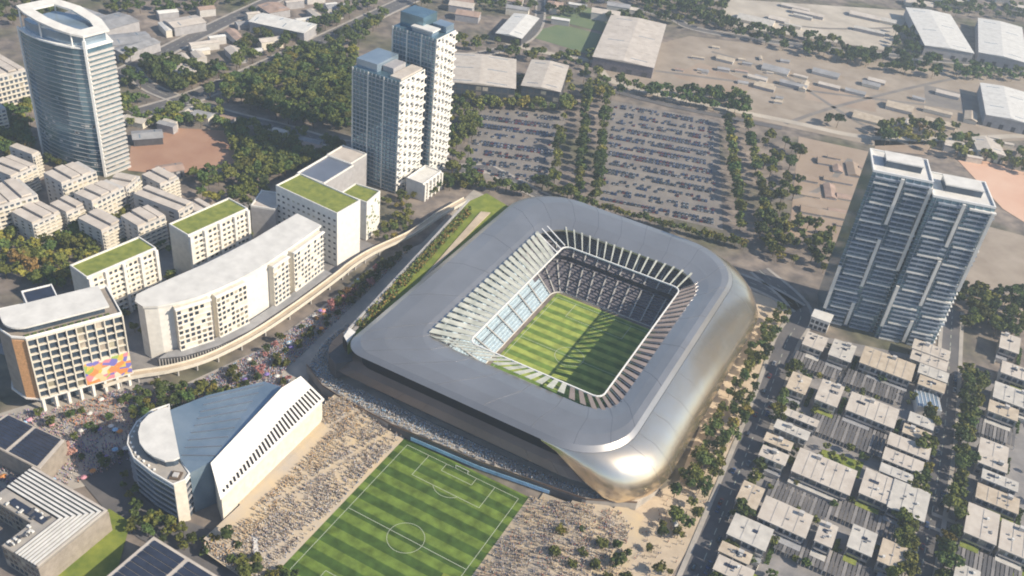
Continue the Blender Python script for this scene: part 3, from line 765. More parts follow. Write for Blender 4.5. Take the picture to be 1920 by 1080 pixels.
for i in range(14):
    p,d=along([rim[k] for k in range(len(rim))],6+i*4.0); q=Vector((-d.y,d.x)); v=p+q*1.8; part_box(wh_,'table','white_paint',(v.x,v.y,27.1),(.9,.9,.8),i)
# low striped building, solar roofs
SP=rect(at(80,1064,14),at(205,953,14),at(5,1023,14))
SP=[(-131,-147),(-105,-147),(-105,-162),(-82,-162),(-82,-124),(-131,-124)]
sb=thing('pavilion','low building with long cream roof strips stepping round an inner court, lower left','pavilion',(-105,-143,0),foot=SP)
MB().prism(SP,0,13).build('wall','taupe_wall',sb); MB().prism(inset(SP,.3),13.02,13.2).build('roof','paving',sb)
for i in range(8):
    o=.2+i*1.9; z_=14.6-i*.12; mb=MB()
    mb.prism([(-130.8,-124-o-1.15),(-82-o-1.15,-124-o-1.15),(-82-o-1.15,-161.8),(-82-o,-161.8),(-82-o,-124-o),(-130.8,-124-o)],z_-.5,z_,bottom=True); mb.build('roof_strip','roof_white' if i else 'roof_beige',sb)
    mb=MB(); mb.prism([(-130.8,-124-o-1.85),(-82-o-1.85,-124-o-1.85),(-82-o-1.85,-161.8),(-82-o-1.2,-161.8),(-82-o-1.2,-124-o-1.2),(-130.8,-124-o-1.2)],13.2,13.35); mb.build('roof_gap','black_band',sb)
MB().prism([(-122,-145),(-100,-145),(-100,-141.5),(-122,-141.5)],13.3,13.9).build('skylight','solar',sb)
for i in range(12): part_box(sb,'court_seat','roof_white' if i%3 else 'dark_wall',(random.uniform(-128,-99),random.uniform(-159,-146) if i%2 and False else random.uniform(-146.5,-141),14.0),(random.uniform(1,3.2),random.uniform(.7,1.3),.8),random.choice((0,1.57)))
for i in range(14): part_box(sb,'court_seat','roof_white' if i%3 else 'dark_wall',(random.uniform(-103.5,-99.5),random.uniform(-160,-147),14.0),(random.uniform(.8,2),random.uniform(.7,1.3),.8),random.choice((0,1.57)))
facade(sb,(-131,-147),(-105,-147),1,12,3,9,.7,.6); facade(sb,(-105,-162),(-82,-162),1,12,3,8,.7,.6)
def solar_block(label,P,h,group=None):
    P=P if area(P)>0 else P[::-1]
    t=thing('solar_building',label,'building',cen(P),None,P); MB().prism(P,0,h).build('wall','taupe_wall',t); MB().prism(inset(P,.4),h+.02,h+.25).build('roof','roof_beige',t)
    a=Vector(P[0]);b=Vector(P[1]);d_=Vector(P[3]); 
    for i in range(2):
        for j in range(9):
            u0,u1=.06+i*.47,.06+i*.47+.41; v0,v1=.05+j*.101,.05+j*.101+.088
            f=lambda u,v:(a*(1-u)*(1-v)+b*u*(1-v)+Vector(P[2])*u*v+d_*(1-u)*v)
            q=[f(u0,v0),f(u1,v0),f(u1,v1),f(u0,v1)]; q=[(v.x,v.y) for v in q]; q=q if area(q)>0 else q[::-1]
            m_=MB(); m_.prism(q,h+.3,h+.8); m_.build('solar_panel','solar',t)
    return t
p0=Vector(at(288,1005,12)); ux=Vector((1,-.02)); uy=Vector((-.02,-1))
solar_block('flat roof with rows of dark solar panels at the bottom edge',[tuple(p0),tuple(p0+ux*44),tuple(p0+ux*44+uy*34),tuple(p0+uy*34)],12)
p0=Vector(at(75,882,13)); solar_block('solar panelled flat roof behind the striped pavilion at the left edge',[tuple(p0),tuple(p0+Vector((-44,-2))),tuple(p0+Vector((-44,17))),tuple(p0+Vector((-6,20)))],13)

# ------------------------------------------------------------------ curved glass tower far left
TF=[(-395,101),(-384,98),(-370,97),(-356,98.5),(-345,101.5),(-337,106)]
TB=[(-335,127),(-350,134),(-372,136),(-392,130)]
TP_=TF+TB
gt=thing('glass_tower','tall curved blue glass tower with white sloping crown at the far left','tower',cen(TP_),foot=TP_)
MB().prism(TP_,0,98).build('glass_wall','blue_glass',gt)
for f in range(1,28):
    z_=f*3.45; o=inset(TP_,-.25); A_=[(x,y,z_) for x,y in o[:6]]; B_=[(x,y,z_+.35) for x,y in o[:6]]; I_=[(x,y,z_+.35) for x,y in TP_[:6]]
    m_=MB(); m_.strip(A_,B_); m_.strip(B_,I_); m_.build('floor_band','mid_wall',gt)
for f in range(28):
    bands(gt,TP_[5],TP_[6],0+f*3.45,3.45+f*3.45,1,1.5,1.6,'mid_wall')
facade(gt,TP_[5],TP_[6],1,97,14,5,.7,.35)
random.seed(11)
for i in range(95):
    k=random.random(); s_=random.uniform(4,58); v,d=along(TF,s_); z_=3.45*int(random.uniform(0,27) if k>.3 else random.uniform(0,12))+1.9
    part_box(gt,'window_blind','pale_glass' if k>.3 else 'mid_wall',(v.x+d.y*.06,v.y-d.x*.06,z_),(random.uniform(1.2,3),.12,random.uniform(.7,2.2)),math.atan2(d.y,d.x))
part_box(gt,'corner_fin','white_paint',(-336.6,105.4,52),(1.7,1.7,104),0.5); part_box(gt,'corner_fin','white_paint',(-396,100.6,50),(1.0,1.0,100),0)
e=inset(TP_,-.7); m_=MB(); m_.prism(e,98,99); m_.build('cornice','white_paint',gt)
ins=inset(TP_,3); MB().prism(ins,99,106).build('upper_glass','pale_glass',gt)
# sloping crown: ring with an opening, higher at the left
zc=lambda x: 107+ (-337-x)*.14
o=inset(TP_,.5); i_=inset(TP_,9); m_=MB(); O=[(x,y,zc(x)) for x,y in o]; I=[(x,y,zc(x)) for x,y in i_]; Ol=[(x,y,zc(x)-1.4) for x,y in o]; Il=[(x,y,zc(x)-1.4) for x,y in i_]
m_.strip(O,I,True); m_.strip(Ol,O,True); m_.strip(I,Il,True); m_.strip(Il,Ol,True); m_.build('crown','roof_white',gt)
for k in (0,2,4,5,7,9): x,y=inset(TP_,1.5)[k]; part_box(gt,'crown_post','white_paint',(x,y,(99+zc(x))/2),(.8,.8,zc(x)-100),0)
MB().prism(inset(TP_,9.2),104,105.5).build('plant_deck','dark_wall',gt)

# ------------------------------------------------------------------ two slender towers in the middle
def slender(label,P,h,name='residential_tower',nf=28,crown=None):
    t=thing(name,label,'tower',cen(P),None,P)
    MB().prism(P,0,h).build('glass_wall','blue_glass',t)
    P=[Vector(p) for p in P]; fh=h/nf
    # south front: vertical fins and thin bands
    a,b=P[0],P[1]; d=(b-a).normalized(); L_=(b-a).length
    for i in range(13):
        v=a+d*(L_*i/12)+Vector((d.y,-d.x))*.3; part_box(t,'fin','slate_wall' if i%4 else 'roof_white',(v.x,v.y,h/2),(.35 if i%4 else .9,.8,h),math.atan2(d.y,d.x))
    bands(t,tuple(a),tuple(b),1,h,nf,.5,.6,'mid_wall','floor_band')
    # east side: staggered white balconies
    a,b=P[1],P[2]; d=(b-a).normalized(); L_=(b-a).length; q=Vector((d.y,-d.x)); rz=math.atan2(d.y,d.x)
    MB().prism([tuple(a+q*.02),tuple(b+q*.02),tuple(b+q*.5),tuple(a+q*.5)][::1],0,h).build('east_wall','white_wall',t)
    nb=5
    facade(t,tuple(a+q*.5),tuple(b+q*.5),1,h,nf,nb,.6,.55,out=.08)
    for f in range(nf):
        for k in (0,1):
            u=((f%2)*.5+k*1.0+.25)/2*L_; u=min(u,L_-L_*.14); v=a+d*u+q*1.4
            part_box(t,'balcony','white_wall',(v.x,v.y,1+f*fh+.7),(L_*.27,2.0,1.3),rz)
    return t,P
PA=[(-197,219),(-156,219),(-156,251),(-197,251)]
t,_=slender('shorter of the two slender blue grey towers, in front, with cream balcony side',PA,91,nf=27)
MB().prism([(-196,222),(-178,222),(-178,249),(-196,249)],91,97).build('upper_storey','pale_glass',t)
MB().prism([(-166,221),(-156.5,221),(-156.5,249),(-166,249)],91,92.5).build('roof','roof_beige',t)
MB().prism([(-177,228),(-168,228),(-168,244),(-177,244)],91,95).build('plant_room','grey_wall',t)
PB=[(-188,256),(-150,256),(-150,282),(-188,282)]
t,_=slender('tallest slender tower, with blue glass crown, behind the shorter one',PB,114,nf=34)
MB().prism([(-186,262),(-166,262),(-166,281),(-186,281)],114,124).build('crown','blue_glass',t)
MB().prism([(-172,257),(-155,257),(-155,266),(-172,266)],114,117).build('plant_room','pale_glass',t)
MB().prism([(-173,256.5),(-154,256.5),(-154,267),(-173,267)],117,118).build('roof','roof_white',t)
MB().prism([(-163,270),(-151,270),(-151,281),(-163,281)],114,119).build('crown','pale_glass',t)
P=[(-149,222),(-134,222),(-134,248),(-149,248)]; t=mid_block('small white block at the foot of the slender towers',P,14,'roof_white','white_wall',1,4,8,piers=5)

# ------------------------------------------------------------------ twin slab tower on the right
def slab(label,A,B,dep,h,nf,nb,seedv):
    A=Vector(A);B=Vector(B);d=(B-A).normalized();q=Vector((-d.y,d.x)); P=[A,B,B+q*dep,A+q*dep]; P=[tuple(v) for v in P]
    t=thing('slab_tower',label,'tower',cen(P),None,P); MB().prism(P,0,h).build('wall','blue_glass',t)
    fh=h/nf; L_=(B-A).length; rz=math.atan2(d.y,d.x); rr=random.Random(seedv)
    # balconies on the shaded front, stepping sideways
    for f in range(nf):
        for k in range(2):
            u=L_*(.06+.5*k+.05*((f//4)%2)); w_=L_*(.36+.06*((f//6)%2)); c=A+d*(u+w_/2)-q*1.1
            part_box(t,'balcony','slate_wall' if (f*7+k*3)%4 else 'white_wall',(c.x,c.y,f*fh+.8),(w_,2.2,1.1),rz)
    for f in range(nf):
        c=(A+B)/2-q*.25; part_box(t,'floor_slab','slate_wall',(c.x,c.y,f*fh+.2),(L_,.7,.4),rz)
    # bright vertical blades, interrupted
    for u,z0,z1 in ((.50,.72,1.0),(.50,.30,.62),(.48,.02,.18),(.98,.45,.98),(.02,.1,.4)):
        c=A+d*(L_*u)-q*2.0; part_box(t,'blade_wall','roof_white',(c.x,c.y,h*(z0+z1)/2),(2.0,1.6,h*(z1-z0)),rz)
    for i in range(8):
        c=A+d*(L_*(i+.5)/8)-q*.5; part_box(t,'mullion','slate_wall',(c.x,c.y,h/2),(.3,.6,h),rz)
    # lit east side
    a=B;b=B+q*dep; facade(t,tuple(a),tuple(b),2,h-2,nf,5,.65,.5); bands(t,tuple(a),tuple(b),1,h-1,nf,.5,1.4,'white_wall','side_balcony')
    # roof: rim, raised plant room
    MB().prism(inset(P,.8),h+.02,h+.3).build('roof','roof_white',t); parapet(P,h,1.4,.8,'white_paint',t)
    I=[tuple(A+d*L_*.22+q*dep*.32),tuple(A+d*L_*.82+q*dep*.32),tuple(A+d*L_*.82+q*dep*.72),tuple(A+d*L_*.22+q*dep*.72)]
    MB().prism(I,h+.3,h+4.5).build('plant_room','dark_glass',t); MB().prism(inset(I,-.5),h+4.5,h+5.3,bottom=True).build('plant_room_roof','roof_white',t)
    return t
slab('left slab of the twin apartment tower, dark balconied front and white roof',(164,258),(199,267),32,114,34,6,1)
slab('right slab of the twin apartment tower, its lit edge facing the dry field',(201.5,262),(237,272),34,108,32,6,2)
P=[(200,275),(201.2,275),(201.2,292),(200,292)]
MB_=thing('entrance_pavilion','small white entrance pavilion at the left foot of the twin slab tower','pavilion',(166,248,0),foot=[(158,243),(172,243),(172,256),(158,256)])
MB().box(166,249,0,12,10,9).build('wall','white_wall',MB_); MB().box(166,249,9.02,13,11,.6).build('roof','roof_white',MB_); facade(MB_,(160,244),(172,244),0,8,2,4,.7,.6)

# ------------------------------------------------------------------ town houses
ZA=lambda L:[(1400+a/4,600+b/4) for a,b in L]
ZB=lambda L:[(1320+a/4,850+b/4) for a,b in L]
ZC=lambda L:[(1280+a/3,720+b/3) for a,b in L]
ZD=lambda L:[(1280+a/3,360+b/3) for a,b in L]
HOUSES=[('in the row below the twin tower','left',[ZA([(450,90),(585,125),(400,180)]),ZA([(650,150),(795,190),(625,270)]),ZA([(870,230),(1240,330),(825,325)])]),
 ('in the stack right of the topmost lawn','top',[ZA([(1245,165),(1515,235),(1225,215)]),ZA([(1232,240),(1500,303),(1218,290)]),ZA([(1290,335),(1510,400),(1270,395)]),ZA([(1290,420),(1490,485),(1265,485)])]),
 ('in the second row below the tower','left',[ZA([(340,390),(470,430),(285,510)]),ZA([(560,455),(690,490),(485,600)]),ZA([(780,545),(1135,665),(715,665)])]),
 ('in the stack beside the middle court','top',[ZA([(1215,700),(1405,760),(1195,765)]),ZA([(1175,780),(1385,850),(1150,840)]),ZA([(1060,870),(1370,960),(1040,935)]),ZA([(1030,965),(1325,1060),(1010,1040)]),ZB([(1320,80),(1570,165),(1290,130)])]),
 ('in the stack left of the middle lawn','top',[ZA([(270,650),(550,760),(245,700)]),ZA([(220,750),(480,850),(200,815)]),ZA([(140,850),(350,920),(120,905)]),ZA([(110,950),(310,1015),(80,1020)])]),
 ('in the row below the middle lawn','left',[ZB([(690,20),(1105,110),(640,140)]),ZB([(1200,140),(1390,180),(1125,310)]),ZB([(1410,230),(1610,270),(1365,430)])]),
 ('in the lower avenue row','left',[ZB([(290,215),(430,260),(230,370)]),ZB([(450,340),(800,455),(390,480)])]),
 ('in the bottom stack beside the avenue','top',[ZB([(220,470),(500,560),(130,600)]),ZB([(120,680),(360,760),(100,740)]),ZB([(95,780),(370,870),(60,870)])]),
 ('of the three square roofs in the bottom row','left',[ZB([(870,500),(1010,560),(810,660)]),ZB([(1110,540),(1270,590),(1050,700)]),ZB([(1330,650),(1490,700),(1270,810)])]),
 ('in the right edge column','top',[ZD([(1800,790),(1905,830),(1770,870)]),ZD([(1790,960),(1960,1010),(1780,1020)]),ZC([(1750,5),(1960,55),(1730,75)]),ZC([(1720,90),(1890,150),(1700,150)]),ZC([(1690,300),(1840,370),(1660,370)]),ZC([(1660,390),(1830,450),(1650,440)]),ZC([(1680,480),(1890,560),(1660,530)]),ZC([(1650,580),(1880,640),(1640,640)]),ZC([(1600,680),(1740,720),(1560,840)]),ZC([(1790,770),(1960,820),(1750,920)]),ZC([(1530,1010),(1660,1050),(1510,1090)])]),
]
def town_house(P,h,label,group,rm='roof_beige',seedv=0):
    rr=random.Random(seedv)
    t=thing('town_house',label,'house',cen(P),group,inset(P,-1))
    B_=inset(P,.7); x0=min(p[0] for p in B_);x1=max(p[0] for p in B_);y0=min(p[1] for p in B_);y1=max(p[1] for p in B_)
    MB().prism(B_,0,h-.5).build('wall',rr.choice(['mid_wall','taupe_wall','grey_wall','cream_wall']),t)
    rf=MB().prism(P,h-.5,h,bottom=True).build('roof',rm,t)
    k=max(1,int((x1-x0)/5))
    for i in range(1,k):   # raised seam between the party walls
        x=x0+(x1-x0)*i/k; part_box(rf,'roof_upstand','roof_grey',(x,(y0+y1)/2,h+.06),(.22,y1-y0-.4,.14),0)
    for i in range(rr.randint(1,5)): part_box(rf,'vent','roof_grey',(rr.uniform(x0+1.5,x1-1.5),rr.uniform(y0+1.5,y1-1.5),h+.35),(.9,.9,.8),0)
    if rr.random()<.45:
        sx_=x0+2.5+rr.random()*(x1-x0-7)
        for q_ in range(rr.randint(2,4)): part_box(rf,'solar_panel','solar',(sx_+q_*1.25,y0+(y1-y0)*.6,h+.25),(1.1,2.0,.3),0)
    if rr.random()<.5: part_box(rf,'water_tank','roof_white',(rr.uniform(x0+1.5,x1-1.5),rr.uniform(y0+1.5,y1-1.5),h+.6),(1.2,1.2,1.3),.4)
    if rr.random()<.35:
        part_box(rf,'stair_hood','mid_wall',(rr.uniform(x0+2.5,x1-2.5),y1-2.2,h+1.0),(2.6,2.2,2.2),0)
    if y1-y0>7:
        pw=(x1-x0)*rr.uniform(.55,.95); pc=x0+pw/2 if rr.random()<.5 else x1-pw/2; pd_=rr.uniform(2.6,4.2)
        MB().box(pc,y0-1.7-pd_/2,0,pw,pd_,2.9).build('porch_wall','mid_wall',t); MB().box(pc,y0-1.7-pd_/2,2.92,pw+.5,pd_+.3,.3).build('porch_roof',rr.choice(['roof_grey','roof_ash','green_roof','roof_grey']),t)
        for k_ in (-1,1): part_box(t,'garden_wall','cream_wall',(pc+k_*pw/2,y0-3.2-pd_,.8),(.25,4,1.6),0)
    n_=max(2,int((x1-x0)/3.4))
    facade(t,(x0,y0),(x1,y0),.2,h-.7,2,n_,.68,.66,m='dark_glass')
    facade(t,(x1,y0),(x1,y1),.2,h-.7,2,max(2,int((y1-y0)/4)),.4,.5)
    part_box(t,'balcony','grey_wall',((x0+x1)/2,y0-.9,h/2+.1),(x1-x0-1,1.8,.3),0)
    part_box(t,'balustrade','steel',((x0+x1)/2,y0-1.75,h/2+.7),(x1-x0-1,.1,.9),0)
    for i in range(n_+1): part_box(t,'party_wall','grey_wall',(x0+(x1-x0)*i/n_,y0-.8,(h-.6)/2),(.25,1.6,h-.6),0) if i%2==0 else None
    return t
ALLH=[]
for ri,(desc,how,L) in enumerate(HOUSES):
    for i,q in enumerate(L):
        P=rect(at(*q[0],8),at(*q[1],8),at(*q[2],8)); P=[tuple(p) for p in P]
        x0=min(p[0] for p in P);x1=max(p[0] for p in P);y0=min(p[1] for p in P);y1=max(p[1] for p in P)
        P=[(x0+.4,y0+.3),(x1-.4,y0+.3),(x1-.4,y1-.3),(x0+.4,y1-.3)]
        wide='wide ' if (x1-x0)>21 else ''
        hh=8+((i*7+ri*3)%5)*.25
        town_house(P,hh,'%sbeige roofed house, %s from the %s %s'%(wide,ORD[i],how,desc),'beige flat roofed town houses right of the avenue',['roof_beige','roof_beige','roof_sand','roof_ash'][(i*3+ri*5)%4],ri*20+i)
        ALLH.append(P)
def free(x,y,m=0):
    for F in FOOT:
        if inside((x,y),F): return False
    return True
# glass roofed court house
P=rect(*[at(*q,6) for q in ZA([(1260,520),(1440,560),(1190,620)])]); t=thing('conservatory','grey glass roofed court building between two stacks of town houses','conservatory',cen(P),None,P)
MB().prism(P,0,5.6).build('wall','white_wall',t); MB().prism(inset(P,.4),5.62,5.9).build('glass_roof','pale_glass',t)
for i in range(6):
    a=Vector(P[0]).lerp(Vector(P[1]),(i+.5)/6); b=Vector(P[3]).lerp(Vector(P[2]),(i+.5)/6); MB().beam((*a,6.0),(*b,6.0),.3,.25).build('glazing_bar','white_paint',t)
# slatted carports in the courts
CARP=[([ZA([(370,270),(700,350),(360,330)])],'below the first row of town houses'),([ZA([(760,400),(1180,520),(740,470)])],'in the court between the first and second rows of houses'),
 ([ZA([(510,730),(1080,860),(490,830)])],'above the middle lawn'),([ZB([(510,240),(960,380),(490,330)])],'above the wide lower roof'),([ZB([(980,400),(1450,520),(960,470)])],'below the two square roofs by the street'),
 ([ZB([(560,640),(1250,860),(540,720)])],'below the three square roofs at the bottom'),([ZC([(1480,930),(1900,1040),(1460,990)])],'at the bottom beyond the tree lined street'),([ZC([(1640,180),(1860,240),(1620,260)])],'in the column of houses beyond the street')]
for (q,),d_ in CARP:
    P=rect(*[at(*v,3) for v in q]); x0=min(p[0] for p in P);x1=max(p[0] for p in P);y0=min(p[1] for p in P);y1=max(p[1] for p in P)
    t=thing('carport','low slatted carport %s'%d_,'carport',((x0+x1)/2,(y0+y1)/2,0),'slatted carports in the courts',[(x0,y0),(x1,y0),(x1,y1),(x0,y1)])
    MB().box((x0+x1)/2,(y0+y1)/2,2.6,x1-x0,.3,.3).build('beam','grey_wall',t)
    k=x0
    while k<x1: part_box(t,'slat','asphalt' if int(k)%3 else 'yard',(k,(y0+y1)/2,3.0),(1.6,y1-y0,.2),0); k+=2.1
    for k in range(int((x1-x0)/6)+1):
        for yy in (y0+.3,y1-.3): part_box(t,'post','white_wall',(x0+.3+k*6,yy,1.45),(.3,.3,2.9),0)

# ------------------------------------------------------------------ older blocks, sheds and far buildings
def old_block(label,pts,h,group='older balcony apartment blocks at the left'):
    P=rect(*[at(*p,h) for p in pts]); t=thing('apartment_building',label,'apartment building',cen(P),group,P)
    a,b=Vector(P[0]),Vector(P[1]); A_=Vector(at(*pts[0],h));B_=Vector(at(*pts[1],h)); f=front_idx(P,A_,B_)
    MB().prism(P,0,h-1).build('wall','mid_wall',t)
    p,q=P[f],P[(f+1)%4]; L_=(Vector(q)-Vector(p)).length; nb=max(3,int(L_/3.6)); facade(t,p,q,1,h-2,7,nb,.6,.6,'dark_glass'); bands(t,p,q,1,h-2,7,.9,1.6,'cream_wall',inset=.5)
    f2=(f-1)%4; facade(t,P[f2],P[f],1,h-2,7,3,.3,.4)
    d=(Vector(q)-Vector(p)).normalized(); n_=Vector((-d.y,d.x)); k=(Vector(P[(f+2)%4])-Vector(q)).length; s=0; i=0
    while s<L_-4:
        w_=min(7.5,L_-s); c=Vector(p)+d*(s+w_*.45)+n_*k/2; part_box(t,'roof','roof_pink',(c.x,c.y,h-.4+(i%2)*.9),(w_*.86,k*.96,1.2),math.atan2(d.y,d.x)); s+=8; i+=1
old_block('older balcony apartment block at the left edge above the park trees',[(-30,392),(70,362),(-34,352)],25)
old_block('older balcony apartment block with pink roofs at the foot of the curved glass tower',[(115,343),(180,318),(72,327)],25)
old_block('older apartment block with three pale roofs, middle of the cluster beside the glass tower',[(172,377),(232,348),(140,361)],25)
old_block('older apartment block with white roof slabs just behind the lawn roofed blocks',[(258,424),(310,402),(226,404)],24)
old_block('long older apartment block with pink roofs, rightmost of the cluster below the glass tower',[(335,396),(362,380),(272,350)],24)
old_block('older apartment block touching the foot of the glass tower fin',[(236,351),(262,328),(205,338)],23)
old_block('older pale apartment block at the left edge beside the upper glass tower',[(-40,150),(48,128),(-50,108)],32)
for q_,d_ in (([(60,418),(112,395),(32,392)],'above the park trees, second from the left edge'),([(124,398),(158,383),(100,378)],'between the park trees and the three pale roofs'),([(190,432),(232,412),(160,402)],'directly behind the nearest lawn roof'),
  ([(300,345),(335,330),(270,325)],'beside the red dirt field'),([(20,330),(68,308),(-5,300)],'in the shade left of the glass tower foot'),([(372,400),(400,388),(345,384)],'behind the second lawn roofed block'),([(60,290),(75,283),(30,268)],'tucked against the left side of the glass tower')):
    old_block('older terraced apartment block '+d_,q_,20)
old_block('older pale apartment block cut by the left edge, level with the tower foot',[(-60,215),(10,200),(-70,180)],24)
def warehouse(label,pts,h,roofm='roof_grey',wallm='grey_wall',doors=4,cat='warehouse',name='warehouse',glass=False):
    P=rect(*[at(*p,h) for p in pts]); A_=Vector(at(*pts[0],h));B_=Vector(at(*pts[1],h)); f=front_idx(P,A_,B_)
    P=P[f:]+P[:f]
    t=thing(name,label,cat,cen(P),None,P)
    a,b,c,d=[Vector(p) for p in P]; MB().prism(P,0,h).build('wall',wallm,t)
    long_ab=(b-a).length>(c-b).length
    m=MB(); e=.8; rz=h+1.8; O=[Vector(p) for p in inset(P,-e)]
    if long_ab: r0=(O[0]+O[3])/2; r1=(O[1]+O[2])/2; Q=[(O[0],O[1],r1,r0),(O[2],O[3],r0,r1)]; T3=[(O[3],O[0],r0),(O[1],O[2],r1)]
    else: r0=(O[0]+O[1])/2; r1=(O[3]+O[2])/2; Q=[(O[1],O[2],r1,r0),(O[3],O[0],r0,r1)]; T3=[(O[0],O[1],r0),(O[2],O[3],r1)]
    for q in Q: m.quad((*q[0],h+.05),(*q[1],h+.05),(*q[2],rz),(*q[3],rz))
    for q in T3: m.quad((*q[0],h+.05),(*q[1],h+.05),(*q[2],rz))
    m.quad(*[(*v,h+.04) for v in O[::-1]])
    m.build('roof',roofm,t)
    L_=(b-a).length; 
    if glass: facade(t,tuple(a),tuple(b),2,h-1,3,max(6,int(L_/6)),.8,.7,'dark_glass')
    else:
        for i in range(doors):
            v=a+(b-a)*((i+.5)/doors); dd=(b-a).normalized(); v=v+Vector((dd.y,-dd.x))*.05; part_box(t,'door','dark_wall',(v.x,v.y,2.6),(L_/doors*.35,.3,5.2),math.atan2(dd.y,dd.x))
    n_=max(2,min(14,int(L_/9)))
    for i in range(n_):
        for q0,q1,q2,q3 in Q:
            s=(i+.5)/n_; 
            if long_ab or True:
                p=q0.lerp(q1,s); r=(q3.lerp(q2,s)); u=p.lerp(r,.25); v=p.lerp(r,.8); MB().beam((*u,h+.1+1.75*.25),(*v,h+.1+1.75*.8),.9,.16).build('skylight','pale_glass' if i%3==0 else roofm,t)
    return t
warehouse('long flat grey warehouse between the highways, nearest the glass tower crown',[(147,43),(187,60),(213,20)],10)
warehouse('grey warehouse just right of the glass tower crown, second between the highways',[(193,67),(207,86),(253,37)],10)
warehouse('small grey warehouse third from the left beside the first highway',[(207,92),(233,102),(267,67)],9)
warehouse('pale grey shed between the two highways near the top',[(307,38),(327,52),(353,20)],9,'roof_pink')
warehouse('long white roofed warehouse with shaded front, right of the second highway bend',[(467,40),(570,62),(500,26)],11,'roof_white','grey_wall')
warehouse('small pale shed in the trees where the highways meet',[(317,126),(335,141),(345,115)],7,'roof_pink')
warehouse('red brown roofed shed at the top edge beside the first highway',[(483,10),(505,24),(515,0)],8,'roof_brown')
warehouse('long cream roofed factory with dark glass front right of the tallest slender tower',[(830,152),(966,166),(838,98)],18,'roof_beige','dark_wall',glass=True)
warehouse('shorter cream roofed factory wing right of the long factory',[(978,160),(1050,172),(986,110)],18,'roof_beige','dark_wall',glass=True)
warehouse('small white office with shaded front among the far fields near the top',[(930,62),(978,72),(965,25)],9,'roof_white','dark_wall')
warehouse('large tan roofed hall with mauve shaded front beyond the factories',[(1112,106),(1225,127),(1193,36)],12,'roof_pink','purple_shade')  # mauve of the shaded front is put into the wall colour
warehouse('left of the two big cream roofed halls at the upper right',[(1735,85),(1826,100),(1768,25)],12,'roof_white','grey_wall')
warehouse('right of the two big cream roofed halls at the upper right',[(1836,98),(1925,118),(1855,38)],12,'roof_white','grey_wall')
warehouse('white roofed building with inner court at the right edge above the track',[(1850,215),(1940,235),(1870,162)],12,'roof_white','grey_wall')
warehouse('pale roofed sheds along the top edge left of the highway',[(120,25),(160,40),(140,8)],8,'roof_grey')
warehouse('brown roofed shed inside the red dirt field',[(300,325),(345,318),(352,303)],6,'roof_brown','grey_wall')
warehouse('dark roofed shed on the upper edge of the red dirt field',[(250,262),(305,258),(255,246)],6,'roof_grey','dark_wall')
warehouse('cream roofed house among trees behind the twin slab tower',[(1835,283),(1885,292),(1840,258)],9,'roof_beige','cream_wall')
rr=random.Random(5)
def scatter_sheds(poly,n,label,group,rot,size=(9,20),h=(3,6),z='roof_beige',cat='shed',name='shed',zs=0):
    xs=[p[0] for p in poly];ys=[p[1] for p in poly];k=0;tries=0
    while k<n and tries<n*30:
        tries+=1; x=rr.uniform(min(xs),max(xs)); y=rr.uniform(min(ys),max(ys)); W_=at(x,y)
        if not inside((x,y),poly) or not free(*W_): continue
        sx=rr.uniform(*size); sy=sx*rr.uniform(.25,.7); hh=rr.uniform(*h); r_=rot+rr.choice((0,PI/2))*(rr.random()<.25)
        c_,s_=math.cos(r_),math.sin(r_); F=[(W_[0]+c_*a*sx/2-s_*b*sy/2,W_[1]+s_*a*sx/2+c_*b*sy/2) for a,b in((-1.2,-1.2),(1.2,-1.2),(1.2,1.2),(-1.2,1.2))]
        if any(not free(*p) for p in F): continue
        t=thing(name,label,cat,(W_[0],W_[1],0),group,F)
        MB().box(W_[0],W_[1],0,sx,sy,hh,r_).build('wall',rr.choice(['mid_wall','grey_wall','cream_wall']),t)
        roofm=rr.choice(z) if isinstance(z,list) else z
        m=MB(); up=hh+sy*.16; e=.4
        def w(a,b): return (W_[0]+c_*a-s_*b,W_[1]+s_*a+c_*b)
        X=sx/2+e;Y=sy/2+e
        m.quad((*w(-X,-Y),hh),(*w(X,-Y),hh),(*w(X,0),up),(*w(-X,0),up)); m.quad((*w(X,Y),hh),(*w(-X,Y),hh),(*w(-X,0),up),(*w(X,0),up))
        m.quad((*w(X,-Y),hh),(*w(X,Y),hh),(*w(X,0),up)); m.quad((*w(-X,Y),hh),(*w(-X,-Y),hh),(*w(-X,0),up)); m.build('roof',roofm,t); k+=1
RF=['roof_grey','roof_pink','roof_beige','roof_brown','roof_white']
scatter_sheds([(1480,130),(1900,180),(1900,235),(1640,245),(1400,160),(1330,90)],22,'low pale shed standing on the broad tan field','low sheds on the tan field',.08,(12,30),(2.5,4),['roof_pink','roof_grey','roof_sand'])
scatter_sheds([(1380,5),(1690,25),(1650,80),(1350,35)],9,'long low pale shed on the far pale field at the top','low sheds on the far pale field',.1,(20,45),(3,4),['roof_pink','roof_ash'])
scatter_sheds([(1290,80),(1500,120),(1480,200),(1160,150)],16,'small container or shed on the left half of the tan field','small sheds left on the tan field',.35,(7,14),(2.2,3),['roof_grey','roof_sand','roof_brown'])
scatter_sheds([(1500,285),(1630,310),(1590,430),(1500,420)],14,'low dark stall row in the brown yard left of the twin tower','low rows in the brown yard',.3,(10,26),(1.6,2.6),['roof_brown','field_brown'])
scatter_sheds([(260,30),(640,0),(640,60),(440,130),(300,120)],24,'small building among trees beside the two far highways','small buildings beside the highways',1.1,(12,28),(4,8),RF)
scatter_sheds([(840,5),(1180,5),(1180,30),(1000,60),(850,60)],14,'small far building near the top edge right of the slender towers','small far buildings near the top edge',.35,(14,34),(5,9),RF)
scatter_sheds([(200,195),(420,200),(640,280),(660,330),(470,250),(250,250)],12,'small building among trees between the glass tower and the slender towers','small buildings behind the red dirt field',.2,(10,20),(4,7),RF)
